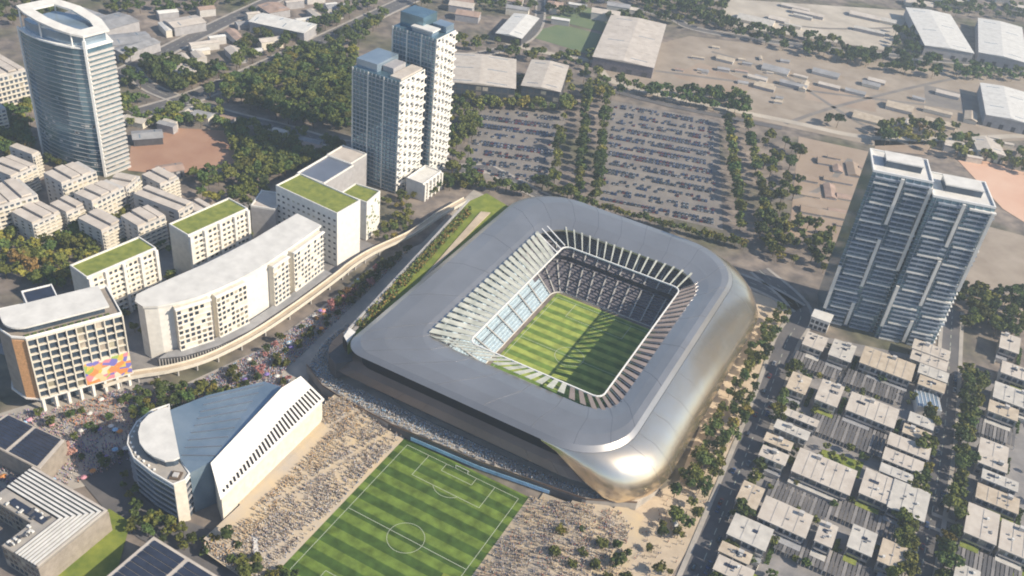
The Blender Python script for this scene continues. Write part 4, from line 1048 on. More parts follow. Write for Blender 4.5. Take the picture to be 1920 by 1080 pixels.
scatter_sheds([(1700,250),(1900,270),(1900,320),(1800,300)],7,'small cream house among trees behind the twin slab tower','small houses behind the twin slab tower',.3,(11,18),(5,7),['roof_beige','roof_brown','roof_pink'])
scatter_sheds([(1860,0),(1920,0),(1920,30),(1700,10)],5,'far pale building in the upper right corner','far buildings in the upper right corner',.2,(20,40),(5,9),RF)

# ------------------------------------------------------------------ cars
def car_mesh():
    def build(nm,prof,w,m):
        mb=MB(); n=len(prof); L_=[(x,-w/2*k,z) for x,z,k in prof];R_=[(x,w/2*k,z) for x,z,k in prof]; mb.strip(L_,R_,True); mb.quad(*L_[::-1]); mb.quad(*R_)
        me=bpy.data.meshes.new(nm); me.from_pydata(mb.v,[],mb.f); me.materials.append(MATS[m]); me.update(); return me
    body=[(-2.2,.35,1),(2.2,.35,1),(2.25,.75,.96),(1.3,.95,.95),(-2.1,1.0,.95),(-2.25,.7,1)]
    cab=[(-1.9,.95,.9),(1.2,.93,.9),(.5,1.45,.75),(-1.5,1.48,.75)]
    return body,cab,build
_b,_c,_bd=car_mesh()
BODY=[_bd('body',_b,1.85,'car_paint_%d'%i) for i in range(6)]; CAB=_bd('cabin',_c,1.8,'window_glass')
wm=MB()
for x in (-1.35,1.4):
    for y in (-.85,.85):
        pts=[(x+.34*math.cos(a*PI/4),y-.1,.34+.34*math.sin(a*PI/4)) for a in range(8)]; p2=[(a,b+.2,c) for a,b,c in pts]; wm.strip(pts,p2,True); wm.quad(*pts); wm.quad(*p2[::-1])
WHEEL=bpy.data.meshes.new('wheels'); WHEEL.from_pydata(wm.v,[],wm.f); WHEEL.materials.append(MATS['tyre'])
CARS=[]
def car_at(x,y,rz,label,group,z): CARS.append((x,y,rz,label,group,z))
rr=random.Random(21)
def lot(poly,d,rows_gap,label,group,fill):
    xs=[p[0] for p in poly];ys=[p[1] for p in poly]; cx,cy=cen(poly)[:2]; c_,s_=math.cos(d),math.sin(d); r_=0
    for v in np.arange(-130,130,rows_gap):
        r_+=1; hue=rr.random()
        for u in np.arange(-130,130,2.9):
            for off in (0,5.2):
                x=cx+c_*u-s_*(v+off);y=cy+s_*u+c_*(v+off)
                if inside((x,y),poly) and rr.random()<fill*(.5+hue*.9): car_at(x,y,d+PI/2+rr.uniform(-.05,.05),label,group,Z1)
lot([(-182,388),(-122,436),(-67,314),(-127,282)],.42,17,'car in the left car park beside the slender towers','cars in the left car park',.85)
lot([(-90,492),(2,518),(66,328),(-24,314)],.3,17,'car in the large car park between the two double tree rows','cars in the middle car park',.75)
for i in range(26):
    y=rr.uniform(-50,210); t_=y; xr=np.interp(y,[-60,20,90,150,215],[166,163,160,157,152]); sd_=rr.choice((-1,1)); car_at(xr+sd_*3,y,PI/2,'car driving on the avenue between the stadium and the town houses','cars on the avenue',Z2)
for i in range(22):
    y=rr.uniform(-20,250); xr=np.interp(y,[-60,40,110,190,262],[262,260,259,256,250]); car_at(xr+rr.choice((-4.2,4.2,-1.5)),y,PI/2,'car parked along the tree lined street between the town houses','cars along the tree lined street',Z2)
for i in range(24):
    x,y=at(*rr.choice([(rr.uniform(1500,1720),rr.uniform(690,705)),(rr.uniform(1560,1700),rr.uniform(800,830)),(rr.uniform(1480,1700),rr.uniform(925,1000)),(rr.uniform(1780,1900),rr.uniform(760,830))]))
    if free(x,y) : car_at(x,y,rr.choice((0,PI/2)),'car in a court between the town houses','cars in the town house courts',Z1)
CARS=[c for c in CARS if inframe((c[0],c[1],0),0)]
CARS.sort(key=lambda c:(Vector((c[0],c[1],0))-CP).length)
random.seed(3)
for x,y,rz_,lb,gp_,z in CARS[:295]:
    e=bpy.data.objects.new('car',None); COL.objects.link(e); e.location=(x,y,z); e.rotation_euler=(0,0,rz_); tag(e,lb,'car',gp_)
    bi=random.randrange(6); e['label']=['silver','black','grey','dark red','dark blue','beige'][bi]+' '+lb
    for nm,me in (('body',BODY[bi]),('cabin',CAB),('wheels',WHEEL)): o=bpy.data.objects.new(nm,me); COL.objects.link(o); o.parent=e
mb=MB()
for x,y,rz_,lb,gp_,z in CARS[295:]:
    c_,s_=math.cos(rz_),math.sin(rz_); mi=random.randrange(6)
    for me,k in ((BODY[0],mi),(CAB,6)):
        mb.add([(x+c_*v.co.x-s_*v.co.y,y+s_*v.co.x+c_*v.co.y,z+v.co.z) for v in me.vertices],[tuple(p.vertices) for p in me.polygons],k)
if mb.v:
    o=mb.build('parked_cars',['car_paint_%d'%i for i in range(6)]+['window_glass']); tag(o,'mass of far parked cars filling the back of the two car parks','cars',kind='stuff')
# vans / buses on the plaza edge
def bus(x,y,rz_,label,m='car_paint_0'):
    t=thing('bus',label,'bus',(x,y,Z2)); MB().box(x,y,Z2+.5,11,2.6,2.7,rz_).build('body',m,t); MB().box(x,y,Z2+1.7,11.06,2.66,.9,rz_).build('windows','dark_glass',t); MB().box(x,y,Z2+3.2,9,2.0,.25,rz_).build('roof','roof_white',t)
    for a in (-3.6,3.4):
        for b in (-1.2,1.2): MB().box(x+math.cos(rz_)*a-math.sin(rz_)*b,y+math.sin(rz_)*a+math.cos(rz_)*b,Z2,1,.3,1).build('wheel','tyre',t)
bus(*at(1265,990),2.1,'white bus parked on the plaza beside the avenue near the bottom'); bus(*at(480,1032),-.8,'pale bus on the dark street left of the pitch crowd'); bus(*at(440,1010),-.8,'dark blue bus on the street below the exhibition hall','car_paint_4')

# ------------------------------------------------------------------ trees
def crown_geo(seed,nleaf,size,shape='round'):
    r=np.random.default_rng(seed)
    if shape=='round':
        nl=9; cs=[(0,0,.66,.26)]
        for i in range(nl):
            a=i*2.4+r.uniform(-.4,.4); q=r.uniform(.12,.27); z=r.uniform(.42,.82); cs.append((q*math.cos(a),q*math.sin(a),z,r.uniform(.12,.19)))
    elif shape=='tall':
        cs=[]
        for i in range(9): a=i*2.4; q=r.uniform(.03,.14); z=.24+i*.08; cs.append((q*math.cos(a),q*math.sin(a),z,r.uniform(.10,.16)*(1.1-.3*abs(i-4)/4)))
    else:
        cs=[]
        for i in range(12): a=i*2.4; q=r.uniform(.1,.36); z=r.uniform(.5,.86); cs.append((q*math.cos(a),q*math.sin(a),z,r.uniform(.09,.15)))
    wgt=np.array([c[3]**2 for c in cs]); wgt/=wgt.sum(); idx=r.choice(len(cs),nleaf,p=wgt)
    C_=np.array(cs)[idx]; d=r.normal(size=(nleaf,3)); d/=np.linalg.norm(d,axis=1)[:,None]; d[:,2]=np.where(d[:,2]<-.3,-d[:,2]*.6,d[:,2])
    rad_=C_[:,3]*r.uniform(.72,1.12,nleaf); P=C_[:,:3]+d*rad_[:,None]*np.array([1,1,.85])
    nrm=d+r.normal(size=(nleaf,3))*.45; nrm/=np.linalg.norm(nrm,axis=1)[:,None]
    t=np.cross(nrm,r.normal(size=(nleaf,3))); t/=np.linalg.norm(t,axis=1)[:,None]; b=np.cross(nrm,t); s=size*r.uniform(.6,1.35,nleaf)[:,None]
    V=np.stack([P-t*s-b*s*.7,P+t*s*.9-b*s,P+t*s+b*s*.8,P-t*s*.8+b*s],axis=1)  # n,4,3
    return V,cs
def mesh_quads(name,V,mats,mi=None,uneven=None):
    V=V.reshape(-1,3); n=len(V)//4; me=bpy.data.meshes.new(name); me.vertices.add(n*4); me.vertices.foreach_set('co',V.astype(np.float32).ravel())
    me.loops.add(n*4); me.loops.foreach_set('vertex_index',np.arange(n*4,dtype=np.int32)); me.polygons.add(n); me.polygons.foreach_set('loop_start',np.arange(0,n*4,4,dtype=np.int32)); me.polygons.foreach_set('loop_total',np.full(n,4,dtype=np.int32))
    for m in mats: me.materials.append(MATS[m])
    if mi is not None: me.polygons.foreach_set('material_index',np.asarray(mi,dtype=np.int32))
    me.update(); me.validate(); return me
LEAF={}
for sh in ('round','tall','wide'):
    for k in range(4):
        V,cs=crown_geo(100+k+{'round':0,'tall':20,'wide':40}[sh],{'round':520,'tall':420,'wide':520}[sh],.042,sh)
        for m in ('leaf_olive','leaf_green','leaf_yellow','leaf_rust','leaf_dark','blossom'): LEAF[(sh,k,m)]=mesh_quads('crown',V,[m])
def trunk_mesh(seed):
    r=random.Random(seed); mb=MB()
    def limb(p,q,r0,r1,n=6):
        p=Vector(p);q=Vector(q);d=(q-p).normalized();s_=d.orthogonal().normalized();u_=d.cross(s_)
        A=[tuple(p+(s_*math.cos(a)+u_*math.sin(a))*r0) for a in [i*2*PI/n for i in range(n)]];B=[tuple(q+(s_*math.cos(a)+u_*math.sin(a))*r1) for a in [i*2*PI/n for i in range(n)]]
        mb.strip(A,B,True)
    limb((0,0,-.02),(.01,0,.3),.03,.02); limb((.01,0,.3),(0,.01,.7),.02,.006)
    for i in range(5):
        a=i*1.3+r.random(); limb((.005,0,.26+i*.05),(math.cos(a)*.2,math.sin(a)*.2,.5+i*.06),.012,.004,5)
    me=bpy.data.meshes.new('trunk'); me.from_pydata(mb.v,[],mb.f); me.materials.append(MATS['bark']); me.update(); return me
TRUNK=[trunk_mesh(i) for i in range(3)]
TREES=[]  # x,y,h,w,shape,mat,label,group
rt=random.Random(77)
MIXES={'olive':['leaf_olive']*6+['leaf_green']*4+['leaf_yellow']+['leaf_dark'],'green':['leaf_green']*4+['leaf_dark']*2+['leaf_olive'],'autumn':['leaf_yellow']*3+['leaf_olive']*5+['leaf_green']*2+['leaf_rust'],'dark':['leaf_dark']*3+['leaf_green']*2+['leaf_olive'],'bloom':['blossom']*1+['leaf_olive']*5+['leaf_green']*3+['leaf_rust']*1}
def addt(x,y,h,mix,label,group,shape=None,wr=None,force=False):
    if not force and not free(x,y): return False
    sh=shape or rt.choice(['round','round','wide']); TREES.append((x,y,h,(wr or rt.uniform(.85,1.2))*h,sh,rt.choice(MIXES[mix]),label,group)); return True
def trow(a,b,n,h,mix,label,group,jit=1.5,**k):
    A=Vector(at(*a));B=Vector(at(*b))
    for i in range(n):
        v=A.lerp(B,(i+.5)/n); addt(v.x+rt.uniform(-jit,jit),v.y+rt.uniform(-jit,jit),h*rt.uniform(.8,1.2),mix,label,group,**k)
def tblob(poly,n,h,mix,label,group,mind=.45,world=False,**k):
    P=[tuple(p) for p in poly] if world else [at(*p) for p in poly]; xs=[p[0] for p in P];ys=[p[1] for p in P]; c=0;t=0;mine=[]
    while c<n and t<n*25:
        t+=1; x=rt.uniform(min(xs),max(xs));y=rt.uniform(min(ys),max(ys)); hh=h*rt.uniform(.7,1.25)
        if not inside((x,y),P): continue
        if any((x-a)**2+(y-b)**2<(mind*(hh+q)*.5)**2 for a,b,q in mine): continue
        if addt(x,y,hh,mix,label,group,**k): c+=1; mine.append((x,y,hh))
G='trees '
trow((1100,175),(1082,372),17,13,'olive','olive tree in the left line of the double row between the car parks',G+'in the left double row',1,shape='round')
trow((1138,180),(1114,385),17,13,'olive','olive tree in the right line of the double row between the car parks',G+'in the left double row',1,shape='round')
trow((1050,255),(1035,355),8,12,'olive','tree in the short line left of the double row',G+'in the short line',1)
trow((1362,235),(1388,440),18,13,'olive','olive tree in the left line of the right hand double row',G+'in the right double row',1,shape='round')
trow((1395,228),(1440,440),18,13,'olive','olive tree in the right line of the right hand double row',G+'in the right double row',1,shape='round')
trow((845,345),(1000,372),14,11,'green','dark green tree in the belt behind the far end of the stadium',G+'behind the stadium',3)
trow((985,348),(1090,385),12,12,'green','dark green tree in the belt behind the far end of the stadium',G+'behind the stadium',3)
trow((1090,388),(1400,470),36,8,'olive','small olive tree in the hedge line along the far side of the stadium',G+'along the far stadium side',1.2)
tblob([(1430,260),(1500,290),(1500,360),(1440,430),(1420,340)],26,12,'olive','tree in the clump between the double row and the brown yard',G+'beside the brown yard')
tblob([(1400,400),(1560,440),(1560,520),(1440,490)],42,12,'olive','tree in the grove behind the right stadium corner',G+'in the corner grove')
tblob([(1160,160),(1390,195),(1390,215),(1160,180)],40,13,'green','tree in the belt along the lower edge of the broad tan field',G+'below the tan field')
tblob([(1300,180),(1390,180),(1400,230),(1300,210)],14,14,'green','tree in the dark clump at the top of the right double row',G+'below the tan field')
tblob([(840,180),(900,180),(900,350),(835,350)],40,12,'olive','tree beside the slender towers, left of the left car park',G+'beside the slender towers')
tblob([(900,150),(1060,160),(1060,215),(880,205)],30,12,'olive','tree in front of the cream roofed factories',G+'in front of the factories')
tblob([(1020,170),(1140,140),(1150,185),(1050,230)],26,13,'olive','tree at the corner right of the factories',G+'in front of the factories')
tblob([(850,70),(1110,110),(1110,135),(850,95)],40,11,'green','tree behind the cream roofed factories',G+'behind the factories')
tblob([(430,130),(560,100),(670,110),(665,250),(560,240),(420,190)],190,14,'olive','tree in the wood left of the slender towers',G+'in the wood left of the slender towers',.4)
tblob([(225,110),(430,140),(400,185),(240,165)],85,13,'green','tree in the belt right of the glass tower below the highways',G+'right of the glass tower',.4)
tblob([(225,190),(420,200),(420,240),(240,240)],45,10,'olive','tree above the red dirt field',G+'round the red dirt field',.5)
tblob([(420,240),(640,265),(640,310),(520,340),(450,330)],90,12,'olive','tree between the red dirt field and the tall lawn roof',G+'right of the red dirt field',.42)
tblob([(360,330),(480,320),(520,350),(470,400),(370,380)],34,11,'olive','tree behind the lawn roofed blocks',G+'behind the lawn roofed blocks',.42)
tblob([(600,20),(760,0),(700,60),(650,110),(560,110)],60,12,'green','tree along the second highway at the top',G+'along the second highway',.45)
tblob([(480,60),(640,50),(560,110),(420,120)],34,11,'green','tree below the long white roofed warehouse',G+'below the white warehouse',.5)
tblob([(0,0),(140,0),(140,70),(60,40),(0,60)],30,12,'green','tree at the top left behind the glass tower',G+'behind the glass tower',.5)
tblob([(180,0),(520,0),(480,30),(200,30)],40,11,'green','tree scattered along the top edge beside the first highway',G+'along the top edge',.6)
tblob([(770,0),(1180,0),(1360,20),(1360,60),(1180,50),(1000,25),(780,20)],90,12,'green','tree in the far belt along the top edge above the fields',G+'in the far top belt',.5)
tblob([(1180,0),(1370,0),(1350,60),(1230,45)],60,12,'green','tree in the far dark wood above the tan roofed hall',G+'in the far dark wood',.42)
tblob([(1340,45),(1480,65),(1640,100),(1700,125),(1690,140),(1500,105),(1350,65)],75,13,'green','tree in the long belt between the pale and the tan fields',G+'in the long field belt',.42)
tblob([(1670,60),(1750,70),(1760,150),(1680,140)],36,14,'green','tree in the tall clump left of the two cream halls',G+'left of the cream halls',.42)
tblob([(1700,10),(1920,15),(1920,45),(1720,25)],40,12,'green','tree behind the two cream halls at the upper right',G+'behind the cream halls',.5)
tblob([(1780,125),(1920,140),(1920,160),(1780,150)],26,12,'green','tree in front of the two cream halls',G+'in front of the cream halls',.45)
tblob([(1540,225),(1585,225),(1585,250),(1540,250)],3,13,'green','lone dark tree group on the lower edge of the tan field','lone trees on the tan field')
tblob([(1650,235),(1790,245),(1790,300),(1700,270),(1650,275)],28,13,'autumn','tree behind the left slab of the twin tower',G+'behind the twin tower')
tblob([(1790,260),(1920,300),(1920,330),(1800,300)],22,12,'olive','tree above the clay coloured track',G+'above the clay track')
tblob([(1770,540),(1920,560),(1920,640),(1780,620)],44,12,'olive','tree in the clump right of the twin slab tower foot',G+'right of the twin tower')
tblob([(0,190),(60,200),(60,290),(0,300)],34,11,'autumn','tree left of the glass tower foot',G+'left of the glass tower')
tblob([(0,260),(140,290),(120,330),(0,340)],24,9,'dark','dark tree in front of the glass tower',G+'in front of the glass tower')
tblob([(0,425),(130,425),(185,470),(160,560),(90,540),(0,540)],62,11,'autumn','yellow green tree in the park behind the hotel',G+'in the park behind the hotel',.42)
tblob([(120,385),(230,400),(240,470),(150,460)],20,10,'autumn','tree between the older blocks and the nearest lawn roof',G+'beside the older blocks')
tblob([(230,430),(330,470),(330,560),(250,520)],12,9,'olive','tree in the court between the lawn roofed blocks and the curved building',G+'in the inner courts')
tblob([(-198,200),(-130,205),(-118,180),(-118,155),(-132,155),(-134,200)],26,7,'olive','tree at the foot of the slender towers',G+'at the foot of the slender towers',.5,True)
tblob([(-147,205),(-113,262),(-128,272),(-150,250)],24,8,'olive','tree right of the slender towers beside the walkway end',G+'right of the slender towers',.5,True)
tblob([(-205,-20),(-172,-15),(-162,60),(-160,105),(-180,105),(-185,60)],34,8,'olive','tree in the court behind the curved white building',G+'behind the curved building',.5,True)
tblob([(-235,95),(-190,100),(-205,150),(-240,150)],20,9,'olive','tree behind the tall lawn roofed block',G+'behind the tall lawn roofed block',.5,True)
# promenade and around
PR=[(-110,258),(-90,255),(-86,215),(-89,25),(-66,-8),(-100,-62),(-116,-110),(-150,-160),(-192,-120),(-168,-70),(-125,-32),(-112,20),(-110,70),(-111,125),(-100,172)]
tblob([(-108,258),(-91,254),(-88,200),(-91,90),(-108,70),(-108,125),(-102,172)],58,6,'bloom','small tree on the crowded promenade along the left flank of the stadium',G+'on the promenade beside the stadium',.5,True)
tblob([(-106,65),(-91,80),(-88,30),(-70,2),(-88,-22),(-118,-28),(-110,20)],36,6,'bloom','small tree on the promenade near the stadium corner',G+'on the promenade corner',.5,True)
tblob([(-120,-30),(-72,-12),(-90,-46),(-104,-70),(-140,-66),(-150,-52)],64,8,'olive','small tree on the promenade above the exhibition hall',G+'above the exhibition hall',.5,True)
tblob([(-150,-66),(-108,-74),(-112,-100),(-165,-110),(-172,-90)],16,6,'bloom','small tree on the square in front of the hotel',G+'on the hotel square',.6,True)
tblob(px([(255,950),(330,990),(420,1010),(560,1090),(520,1120),(400,1060),(240,1000)]),34,7,'olive','tree along the dark street below the exhibition hall',G+'below the exhibition hall',.5,True)
tblob(px([(210,900),(260,880),(330,985),(280,990)]),8,6,'olive','small tree at the shaded foot of the rounded hall end',G+'at the hall foot',.6,True)
tblob(px([(1020,1000),(1180,980),(1200,1060),(1050,1080)]),9,7,'autumn','tree in the crowd right of the open pitch',G+'in the lower crowd',.7,True)
tblob([(130,60),(150,60),(150,110),(137,110)],8,7,'autumn','tree beside the shining corner of the stadium',G+'beside the shining corner',.5,True)
for y0,y1,n_,lb in ((30,100,22,'tree between the avenue and the near right side of the stadium'),(100,180,24,'tree between the avenue and the middle of the stadium right side'),(180,255,20,'tree between the avenue and the far right corner of the stadium')):
    tblob([(134,y0),(151,y0),(150,y1),(136,y1)],n_,9,'olive',lb,G+'along the stadium right side',.55,True)
tblob([(116,-60),(156,-60),(156,25),(136,30),(126,-10)],20,7,'autumn','tree on the sandy plaza between the crowd and the avenue',G+'on the sandy plaza',.7,True)
tblob([(168,-30),(175,-30),(168,110),(166,225),(162,225),(162,110)],60,10,'olive','street tree on the town house side of the avenue',G+'along the avenue',.55,True)
tblob([(245,-20),(254,-20),(252,250),(242,250)],60,11,'olive','street tree on the left side of the tree lined street',G+'along the tree lined street left side',.5,True)
tblob([(264,-20),(275,-20),(270,255),(258,255)],64,11,'olive','street tree on the right side of the tree lined street',G+'along the tree lined street right side',.5,True)
tblob([(165,-20),(248,-20),(246,235),(166,232)],90,5.5,'olive','small garden tree between the town houses',G+'in the town house gardens',.6,True)
tblob([(270,-10),(345,0),(345,255),(272,250)],50,6,'olive','small garden tree beyond the tree lined street',G+'in the gardens beyond the street',.6,True)
TREES=[t for t in TREES if inframe((t[0],t[1],t[2]/2),30)]
TREES.sort(key=lambda t:-t[2]/(Vector((t[0],t[1],0))-CP).length)
KIND={'leaf_olive':'olive','leaf_green':'green','leaf_yellow':'yellowing','leaf_rust':'rusty brown','leaf_dark':'dark green','blossom':'pink flowering'}
NT=298
for x,y,h,wd,sh,m,lb,gp_ in TREES[:NT]:
    e=bpy.data.objects.new('tree',None); COL.objects.link(e); e.location=(x,y,bz(x,y) if inside((x,y),BANK_L) or inside((x,y),BANK_R) else .1); e.rotation_euler=(0,0,rt.uniform(0,6)); e.scale=(wd,wd,h)
    # label: the kind of crown, then where it stands
    lb2=lb
    for k in ('olive ','small ','dark green ','yellow green ','street ','lone dark ','dark '): 
        if lb2.startswith(k) and k not in('small ','street '): lb2=lb2[len(k):]
    tag(e,KIND[m]+' '+lb2,'tree',KIND[m]+' '+gp_)
    for nm,me in (('crown',LEAF[(sh,rt.randrange(4),m)]),('trunk',rt.choice(TRUNK))): o=bpy.data.objects.new(nm,me); COL.objects.link(o); o.parent=e
# the rest stand so far or so close together that they read as woods
FARG={}
for t in TREES[NT:]:
    FARG.setdefault(t[7],[]).append(t)
KINDS=['leaf_olive','leaf_green','leaf_yellow','leaf_rust','leaf_dark','blossom']
lod={}
for sh in ('round','tall','wide'):
    for k in range(4): lod[(sh,k)]=crown_geo(300+k,170,.066,sh)[0]
for g_,L in FARG.items():
    VV=[];MI=[];tb=MB()
    for x,y,h,wd,sh,m,lb,gp_ in L:
        V=lod[(sh,rt.randrange(4))]; a=rt.uniform(0,6); c_,s_=math.cos(a),math.sin(a)
        W_=np.stack([x+(V[...,0]*c_-V[...,1]*s_)*wd,y+(V[...,0]*s_+V[...,1]*c_)*wd,.1+V[...,2]*h],axis=-1); VV.append(W_); MI+= [KINDS.index(m)]*len(V)
        q=h*.02; b=len(tb.v); tb.add([(x-q,y-q,0),(x+q,y,0),(x-q,y+q,0),(x-q*.5,y-q*.5,h*.5),(x+q*.5,y,h*.5),(x-q*.5,y+q*.5,h*.5)],[(0,1,4,3),(1,2,5,4),(2,0,3,5)])
    me=mesh_quads('woodland',np.concatenate(VV),KINDS,MI); o=bpy.data.objects.new('woodland',me); COL.objects.link(o)
    tag(o,'mass of '+g_,'trees',kind='stuff')
    tb2=tb.build('trunks','bark',None); tb2.parent=o

# planting on the stadium terrace
r=np.random.default_rng(5); n_=5200; u=r.uniform(0,1,n_); xx=-61-17*u+r.uniform(-2.6,4.6,n_)*(1-.3*u); yy=40+155*u; ok=(np.sin(yy*.35)+np.sin(xx*1.3+yy*.11)>-.7); xx=xx[ok];yy=yy[ok]; m_=len(xx)
P_=np.stack([xx,yy,26.4+r.uniform(0,2.6,m_)],1)-np.array([37,130,0]); q_=r.normal(size=(m_,3)); q_/=np.linalg.norm(q_,axis=1)[:,None]; t_=np.cross(q_,r.normal(size=(m_,3))); t_/=np.linalg.norm(t_,axis=1)[:,None]; b_=np.cross(q_,t_)*.5; t_*=.5
me=mesh_quads('terrace_planting',np.stack([P_-t_-b_,P_+t_-b_,P_+t_+b_,P_-t_+b_],1),['leaf_olive','leaf_green','leaf_rust'],r.integers(0,3,m_)); o=bpy.data.objects.new('terrace_planting',me); COL.objects.link(o); o.parent=ST; o['kind']='stuff'
# hedges between the houses
def hedge(x0,y0,x1,y1,h,label):
    n=int(60+abs(x1-x0)*abs(y1-y0)*9); r=np.random.default_rng(int(abs(x0*7+y0*3))); P=np.stack([r.uniform(x0,x1,n),r.uniform(y0,y1,n),r.uniform(.1,h,n)],1)
    nrm=r.normal(size=(n,3))+np.array([0,0,1]); nrm/=np.linalg.norm(nrm,axis=1)[:,None]; t=np.cross(nrm,r.normal(size=(n,3))); t/=np.linalg.norm(t,axis=1)[:,None]; b=np.cross(nrm,t); s=r.uniform(.25,.5,n)[:,None]
    V=np.stack([P-t*s-b*s,P+t*s-b*s,P+t*s+b*s,P-t*s+b*s],1); me=mesh_quads('hedge',V,['leaf_green']); o=bpy.data.objects.new('hedge',me); COL.objects.link(o); tag(o,label,'hedge','hedges between the town houses')
HG=[]
for i,P in enumerate(ALLH):
    x1=max(p[0] for p in P); y0=min(p[1] for p in P); y1=max(p[1] for p in P)
    if y1-y0<9: continue
    if free(x1+3,(y0+y1)/2) and free(x1+2,(y0+y1)/2): HG.append((x1+1.4,y0,x1+3.4,y1))
for i,g_ in enumerate(HG): hedge(*g_,1.8,'green hedge strip beside a beige roofed house')

# ------------------------------------------------------------------ crowds
def person_geo():
    rings=[(.0,.20,.10,0),(.45,.20,.13,0),(.9,.21,.15,0),(1.15,.20,.13,0),(1.4,.25,.14,0),(1.5,.10,.09,0)]
    head=[(1.5,.06,.06),(1.58,.10,.11),(1.7,.10,.12),(1.8,.05,.06)]
    V=[];F=[];M_=[]
    def lathe(R_,mi,n=5):
        b=len(V)
        for z,a,c in R_:
            for k in range(n): t=2*PI*k/n; V.append((a*math.cos(t),c*math.sin(t),z))
        for i in range(len(R_)-1):
            for k in range(n): F.append((b+i*n+k,b+i*n+(k+1)%n,b+(i+1)*n+(k+1)%n,b+(i+1)*n+k)); M_.append(mi)
        F.append(tuple(b+(len(R_)-1)*n+k for k in range(n))); M_.append(mi)
    lathe([r_[:3] for r_ in rings[:3]],0); lathe([r_[:3] for r_ in rings[2:]],1); lathe(head,2)
    return np.array(V),F,M_
PV,PF,PM=person_geo()
CM=['clothing_%d'%i for i in range(10)]+['clothing_sky','clothing_violet','clothing_orange','clothing_pink','skin']
def crowd(name,label,pts,zf,bias,scale=1.05,seed=1):
    r=random.Random(seed); V=[];F=[];M_=[]
    for x,y in pts:
        a=r.uniform(0,6); c_,s_=math.cos(a),math.sin(a); s=scale*r.uniform(.85,1.1); z=zf(x,y); b=len(V)
        V+= [(x+(v[0]*c_-v[1]*s_)*s,y+(v[0]*s_+v[1]*c_)*s,z+v[2]*s) for v in PV]; F+=[tuple(b+k for k in f) for f in PF]
        leg=r.choice((3,3,4,5,0,8)); top=bias(x,y,r); M_+=[leg if m==0 else top if m==1 else 14 for m in PM]
    me=bpy.data.meshes.new(name); me.from_pydata(V,[],F)
    for m in CM: me.materials.append(MATS[m])
    me.polygons.foreach_set('material_index',M_); me.update(); o=bpy.data.objects.new(name,me); COL.objects.link(o); tag(o,label,'crowd',kind='stuff')
def fill(P,n,seed,world=True,ok=None,clump=0):
    r=random.Random(seed); xs=[p[0] for p in P];ys=[p[1] for p in P]; out=[]; k=0
    while len(out)<n and k<n*12:
        k+=1; x=r.uniform(min(xs),max(xs)); y=r.uniform(min(ys),max(ys))
        if inside((x,y),P) and (ok is None or ok(x,y)): out.append((x,y))
    return out
gen=lambda x,y,r: r.choice((0,1,1,2,2,4,8,9,9,5,6,3))
from mathutils import noise as _nz
def CLUMP(x,y): return _nz.noise(Vector((x*.09,y*.09,0)))+.6*_nz.noise(Vector((x*.35,y*.35,3)))+rt.random()*.9>.05 and (abs((x-y*.25)%23-11)>1.0)
def leftbank(x,y,r): return r.choice((1,1,7,0,2,1)) if x<-26 else r.choice((2,4,8,9,9,3,2,0))
crowd('crowd','dense crowd on the sloping bank between the exhibition hall and the pitch',fill(BANK_L,3600,1,ok=lambda x,y:free(x,y) and x<-5.5 and CLUMP(x,y)),lambda x,y:Z1+.1+bz(x,y),leftbank,seed=1)
crowd('crowd','dense crowd on the bank and plaza right of the open pitch',fill([(73.5,4),(97,12),(116,20),(126,14),(130,-40),(122,-112),(73.5,-113)],5200,2,ok=lambda x,y:CLUMP(x,y) or rt.random()<.3),lambda x,y:Z1+.1+bz(x,y),gen,seed=2)
blue=lambda x,y,r: r.choice((10,10,2,8,2,10,2)) if x<45 else r.choice((2,4,8,9,10,3))
crowd('crowd','blue clad crowd on the deck along the front of the stadium',fill([(-79,15),(-62,8.2),(-49,6.2),(-12,4.2),(41,7.2),(99,15),(119,27),(112,21),(98,19.5),(60,16.5),(0,15.5),(-50,15.5),(-64,18),(-75,28)],1500,3),lambda x,y:5.6,blue,seed=3)
crowd('crowd','crowd on the deck at the left front corner of the stadium',fill([(-84,60),(-85,40),(-79,17),(-68,12),(-76,26),(-78,60)],420,4),lambda x,y:5.6,blue,seed=4)
prb=lambda x,y,r: r.choice((13,12,2,2,1,6,10,2)) if y>90 else r.choice((10,10,11,5,2,2,8,12,13))
crowd('crowd','colourful crowd walking on the promenade beside the stadium',fill(PR,7000,5,ok=lambda x,y:free(x,y) and y>-60),lambda x,y:Z2,prb,seed=5)
def sq(x,y,r):
    v=math.sin(x*.12+1)+math.cos(y*.17); return r.choice((12,12,6,7,13)) if v>.4 else r.choice((11,11,5,13,2)) if v<-.4 else r.choice((2,9,1,13,11,8))
crowd('crowd','orange and violet clad crowd on the square between the hotel and the hall',fill(PR,2600,6,ok=lambda x,y:free(x,y) and y<-58),lambda x,y:Z2,sq,seed=6)
crowd('crowd','scattered people on the sandy plaza beside the avenue',fill([(122,-60),(154,-60),(150,120),(136,120),(132,30)],420,7),lambda x,y:.15,gen,seed=7)
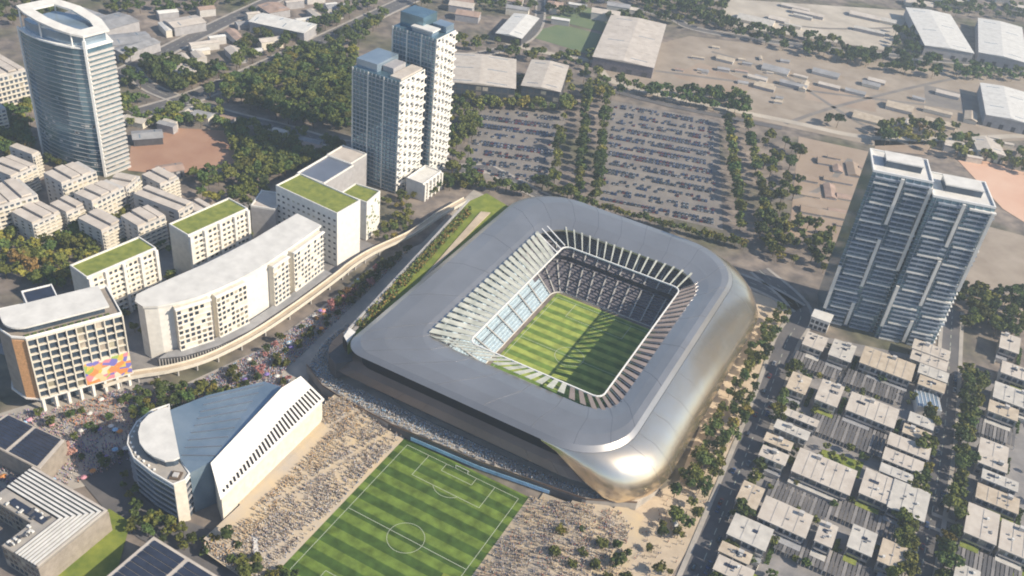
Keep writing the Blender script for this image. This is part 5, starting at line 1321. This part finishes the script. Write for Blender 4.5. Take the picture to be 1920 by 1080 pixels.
# parasols and stalls on the square
def parasol(x,y,m,label,group,s=1.6):
    t=thing('parasol',label,'parasol',(x,y,Z2),group); mb=MB(); n=8; R_=[(x+s*math.cos(2*PI*k/n),y+s*math.sin(2*PI*k/n),2.3) for k in range(n)]
    for k in range(n): mb.quad(R_[k],R_[(k+1)%n],(x,y,3.0))
    mb.build('canopy',m,t); MB().beam((x,y,Z2),(x,y,2.9),.08,.08).build('pole','steel',t)
k=0
for x,y in fill(PR,400,9,ok=lambda x,y:free(x,y)):
    if k>=60: break
    if rt.random()<.4:
        m,c=rt.choice([('clothing_orange','orange'),('clothing_pink','pink'),('clothing_sky','pale blue'),('roof_white','white'),('clothing_violet','violet')]); wh='on the square near the hotel' if y<-58 else 'on the promenade beside the stadium'
        parasol(x,y,m,'%s parasol %s'%(c,wh),'%s parasols %s'%(c,wh)); k+=1
flush_over()
def finish_labels():
    tops=[o for o in COL.objects if o.parent is None and o.get('label') and o.get('kind') is None]
    g={}
    for o in tops: g.setdefault(o['label'],[]).append(o)
    NUM=ORD+'sixteenth seventeenth eighteenth nineteenth twentieth twenty-first twenty-second twenty-third twenty-fourth'.split()
    for lb,L in g.items():
        if 1<len(L)<=24:
            L.sort(key=lambda o:topix(o.location)[0])
            for i,o in enumerate(L):
                n_=(lb+', %s from the left'%NUM[i])
                if len(n_.split())<=16: o['label']=n_
    for o in tops:
        if len(o['label'].split())>16: print('LONG',o.name,o['label'])
finish_labels()

# ------------------------------------------------------------------ air
mb=MB(); mb.prism([(-2600,-900),(2600,-900),(2600,3200),(-2600,3200)],-1,372,bottom=True)
hz=mb.build('haze','white_paint'); hz['kind']='stuff'; hz['label']='thin bluish summer haze over the whole district'
hm=bpy.data.materials.new('haze_air'); hm.use_nodes=True; n=hm.node_tree.nodes; n.remove(n['Principled BSDF'])
pv=n.new('ShaderNodeVolumePrincipled'); pv.inputs['Color'].default_value=(.74,.87,1,1); pv.inputs['Density'].default_value=.00020; pv.inputs['Anisotropy'].default_value=.2
hm.node_tree.links.new(pv.outputs[0],n['Material Output'].inputs['Volume']); hz.data.materials.clear(); hz.data.materials.append(hm)
